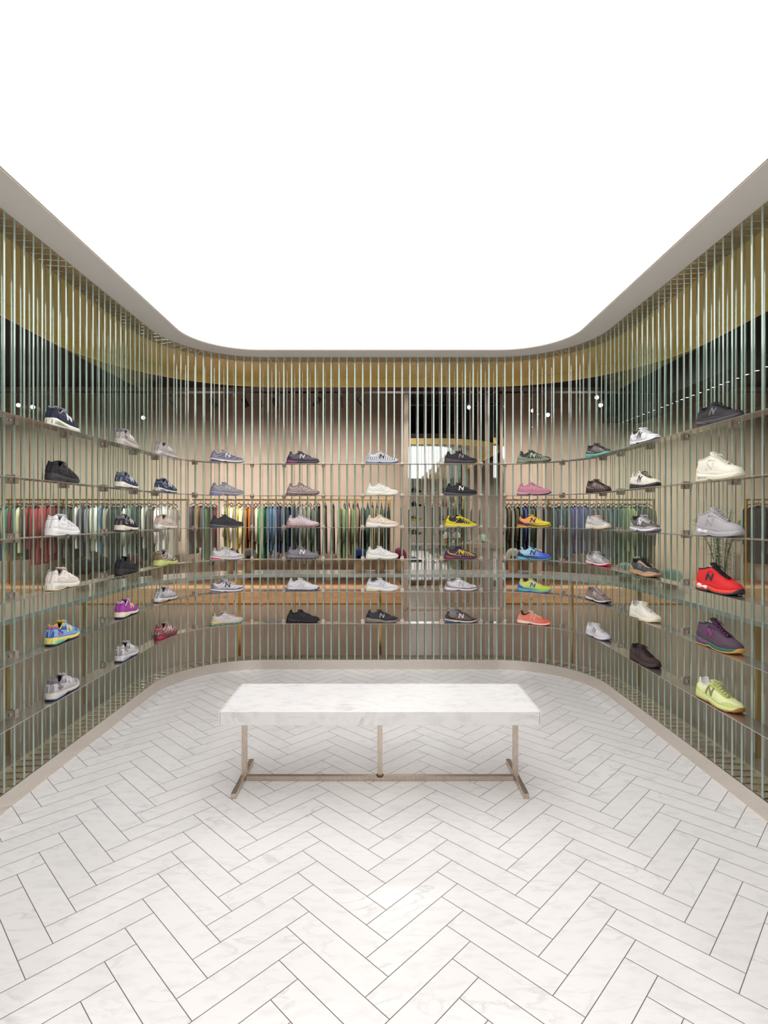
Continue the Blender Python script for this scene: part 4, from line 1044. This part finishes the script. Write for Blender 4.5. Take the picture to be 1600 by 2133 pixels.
 ('B3', 5, 'runner', 'fan', 'up=8e7468 ov=46404c ov2=3f3b46 eye=5c5660 mid=e6dcc2 cush=4c6282 out=40445c lace=57525c lin=8ba8c9 logo=e6e4ea ton=57606c tab=46404c', 'brown mesh runner with dark heel, cream midsole and blue lining'),
 ('B4', 0, 'runner', 'fan', 'up=3c3c3a ov=8e9a80 ov2=9ca68c eye=4c4c49 mid=7c846c cush=8b9a78 out=4a4e44 lace=4a4a48 lin=3c3c3b logo=cdd2c0 ton=44443f tab=7c846c', 'dark grey runner with sage green straps and sole'),
 ('B4', 1, 'runner', 'line', 'up=cf8fa0 ov=c98598 ov2=d89cac mid=d094a4 cush=cf9aaa out=5c4450 lace=d89cac lin=cf92a2 logo=dca4b2 ton=cf8fa0', 'dusty pink runner with dark outsole'),
 ('B4', 2, 'runner', 'line', 'up=f5a06c>ecd93a ov=3c2c30>e2cc34 ov2=e8c43c eye=f0b860>e8d43a mid=4a3038 cush=e07a52 out=dcc83c lace=ecd93c lin=44303a logo=2b2832 ton=f0a46a tab=ef8a5e', 'orange to yellow fading runner with black letter logo'),
 ('B4', 3, 'runner', 'line', 'up=a4d4e4>4456d4 ov=2f3350>4c62d8 ov2=7aa4e0 eye=b4dce8>5c74dc mid=3a4468 cush=6ab4d8 out=6cb8cc lace=3c5a9c lin=cfe2ea logo=262c48 ton=a4d4e4 tab=2c3250', 'pale blue to royal blue fading runner with black letter logo'),
 ('B4', 4, 'runner', 'line', 'up=cfdc6c>c9d84c ov=3c66cc>b4cc5c ov2=d9e07c eye=dce28c mid=62bfa0 cush=4cae98 out=4c74c4 lace=dcdfc2 lin=e6e4a4 logo=3450bc ton=d2dc84 tab=e2e080', 'lime runner with blue heel and logo and teal sole'),
 ('B4', 5, 'runner', 'line', 'up=f0806c>ec6a58 ov=efa08c>ea6e58 ov2=f4b09c eye=f29a84 mid=f6ecdc cush=f2e2cc out=e0705c lace=f6dfd0 lin=3c2c30 logo=f0b09c ton=f4b8a2 tab=f29a88', 'coral runner with cream midsole'),
 # right wall
 ('R0', 0, 'runner', 'fan', 'up=4a4448 ov=44403f ov2=a8a4a2 eye=57504f mid=72cbb4 cush=6cc4ae out=62b8a4 lace=4c4649 lin=3f3a3d logo=8b8688 ton=48424a', 'charcoal runner with turquoise sole'),
 ('R0', 1, 'runner', 'fan', 'up=5a4644 ov=503e3c ov2=9b8a84 eye=57423f mid=4a3a3c cush=443436 out=3c3032 lace=4c3c3a lin=46383a logo=a3948e ton=4c3c3a', 'brown mesh runner with taupe straps'),
 ('R0', 2, 'chunky', 'fan', 'up=dcd8d0 ov=ece6dc ov2=c9c9cc mid=efe4d4 cush=f2eee6 out=e0ccb0 lace=f0ece6 lin=e6dfd6 logo=dcdadc ton=d98e78 tab=f0e8de fin=shiny', 'silver white runner with cream sole and red heel mark'),
 ('R0', 3, 'runner', 'fan', 'up=a3a0a4 ov=98969c ov2=e6e2e4 eye=b4aeb0 mid=efe6e2 cush=e2dcda out=e8485a lace=dfd9da lin=8b8488 logo=e2dfe2 ton=a89a9a', 'grey and white runner with coral red outsole'),
 ('R0', 4, 'runner', 'fan', 'up=8b766e ov=7c6a64 ov2=aaa09e mid=ece6e0 cush=e2dcd8 out=353a58 lace=d2c9c6 lin=8e807c logo=c9bfba ton=9a8a86', 'brown grey runner with white midsole and navy outsole'),
 ('R0', 5, 'runner', 'panel', 'up=e9e6ea ov=e2e0e4 ov2=efecf0 mid=f2f0f4 cush=eceaee out=8e90a4 lace=f2f0f2 lin=e6e2e4 logo=8b8a98 ton=e9e7ea', 'white runner with small grey letter logo'),
 ('R1', 0, 'runner', 'panel', 'up=e9e8ea ov=dfdee2 ov2=eceaee mid=f2f0f2 cush=e9e8ee out=47485c lace=f0eef0 lin=5c5456 logo=2b2930 ton=e9e8ea fin=shiny', 'white runner with black letter logo and navy toe tip'),
 ('R1', 1, 'runner', 'panel', 'up=f0ebdc ov=ece6d6 ov2=f2eee2 mid=3c3c46 cush=3c3c46 out=33333c lace=2a282c lin=ece6d8 logo=26242a ton=ece6d8', 'cream runner with black sole and black laces'),
 ('R1', 2, 'runner', 'panel', 'up=6a655f ov=b5afaf ov2=6e6a64 eye=c9c4c4 mid=f0eef4 cush=cfc6cc out=8b8898 lace=dcd8e2 lin=3c3439 logo=eceaf0 ton=57504f tab=8e8688', 'dark grey mesh runner with white letter logo and white toe'),
 ('R1', 3, 'runner', 'panel', 'up=4c4c4f ov=c09e7e ov2=4c4e54 eye=c2a286 mid=c9a684 cush=b8967a out=a07c5e lace=26242a lin=2e2a2c logo=6c727c ton=39343a tab=b8967a', 'tan and black runner with black laces'),
 ('R1', 4, 'trail', 'none', 'up=f2eee2 ov=f0ebdd ov2=f2eee2 mid=f2ecd8 cush=efe6ce out=ebdfc2 lace=f2eee4 lin=cfccca logo=ece8da ton=f0ece0', 'all cream running shoe with thick rounded sole'),
 ('R1', 5, 'trail', 'none', 'up=4a3634 ov=3c2c2c ov2=4a3634 mid=4c3838 cush=443232 out=352a2e lace=332b2e lin=332a2c logo=3c3032 ton=3c2e2f', 'dark brown running shoe with white insole'),
 ('R2', 0, 'runner', 'none', 'up=262428 ov=3c383c ov2=262428 eye=2c2a2e mid=4a444a cush=443f45 out=39353a lace=221f23 lin=242126 logo=6c686c ton=242126', 'black running shoe with grey letter logo at the top right'),
 ('R2', 1, 'hightop', 'none', 'up=f3efe0 ov=f1ecdc eye=f3efe2 mid=f1ecda cush=f3efe0 out=efe8d2 lace=f5f2e8 lin=f1ecdd logo=f0ebdb ton=f3efe2', 'all cream high-top basketball shoe'),
 ('R2', 2, 'hightop', 'none', 'up=b7b2b4 ov=b1acae eye=b9b4b6 mid=b5b2b6 cush=ecebec out=aeabb0 lace=bdbcbf lin=b2adaf logo=b3aeb0 ton=b9b6b8', 'all grey high-top shoe with white ovals in heel'),
 ('R2', 3, 'hightop', 'none', 'up=e32a2e ov=dc2428 eye=e32a2e mid=ee4a38 cush=f6f2f4 out=2e3038 lace=1f1e22 lin=2a262b logo=2c3038 ton=242327 text=eeeeee tab=d92428', 'red basketball shoe with black tongue and white ovals'),
 ('R2', 4, 'hightop', 'none', 'up=5c4858 ov=54414f eye=4c3a4c mid=2f6a5c cush=8a3c86 out=cf9a52 lace=6a2c66 lin=3c323c logo=86357c ton=2c2830 text=e8e8e8 tab=4c3f4a', 'dark plum basketball shoe with teal midsole and gum outsole'),
 ('R2', 5, 'trail', 'none', 'up=eef2b8 ov=cfdc8a ov2=dfe8a2 eye=c2c874 mid=dbe69a cush=d8e496 out=a8753c lace=d2d890 lin=ebe9e6 logo=8b8c5a ton=cdd388 tab=d6e090', 'pale lime trail shoe with brown gum outsole'),
]
def place_shoes():
    for col, row, style, recipe, C, lab in SHOES:
        s = s_at(COLS[col], -0.052)
        p, t = pt(s, -0.052)
        rz = math.atan2(t.y, t.x)
        if col[0] != 'B': rz += math.radians(5)
        sc = {'R2': 1.0, 'R1': 0.97, 'R0': 0.94, 'L0': 0.98}.get(col, 1.0)
        if col[0] == 'B': sc = 1.0
        wall = {'L': 'left', 'B': 'back', 'R': 'right'}[col[0]]
        label = lab + ', %s shelf, %s wall' % (ROWN[row], wall)
        shoe((p.x, p.y, SHELF_Z[row]+0.0021), rz, style, recipe, cc(C), label, 'sneakers displayed on the curved metal shelves', sc)
place_shoes()
make_counter(); make_caps(); make_racks(); make_shop()
make_plant()
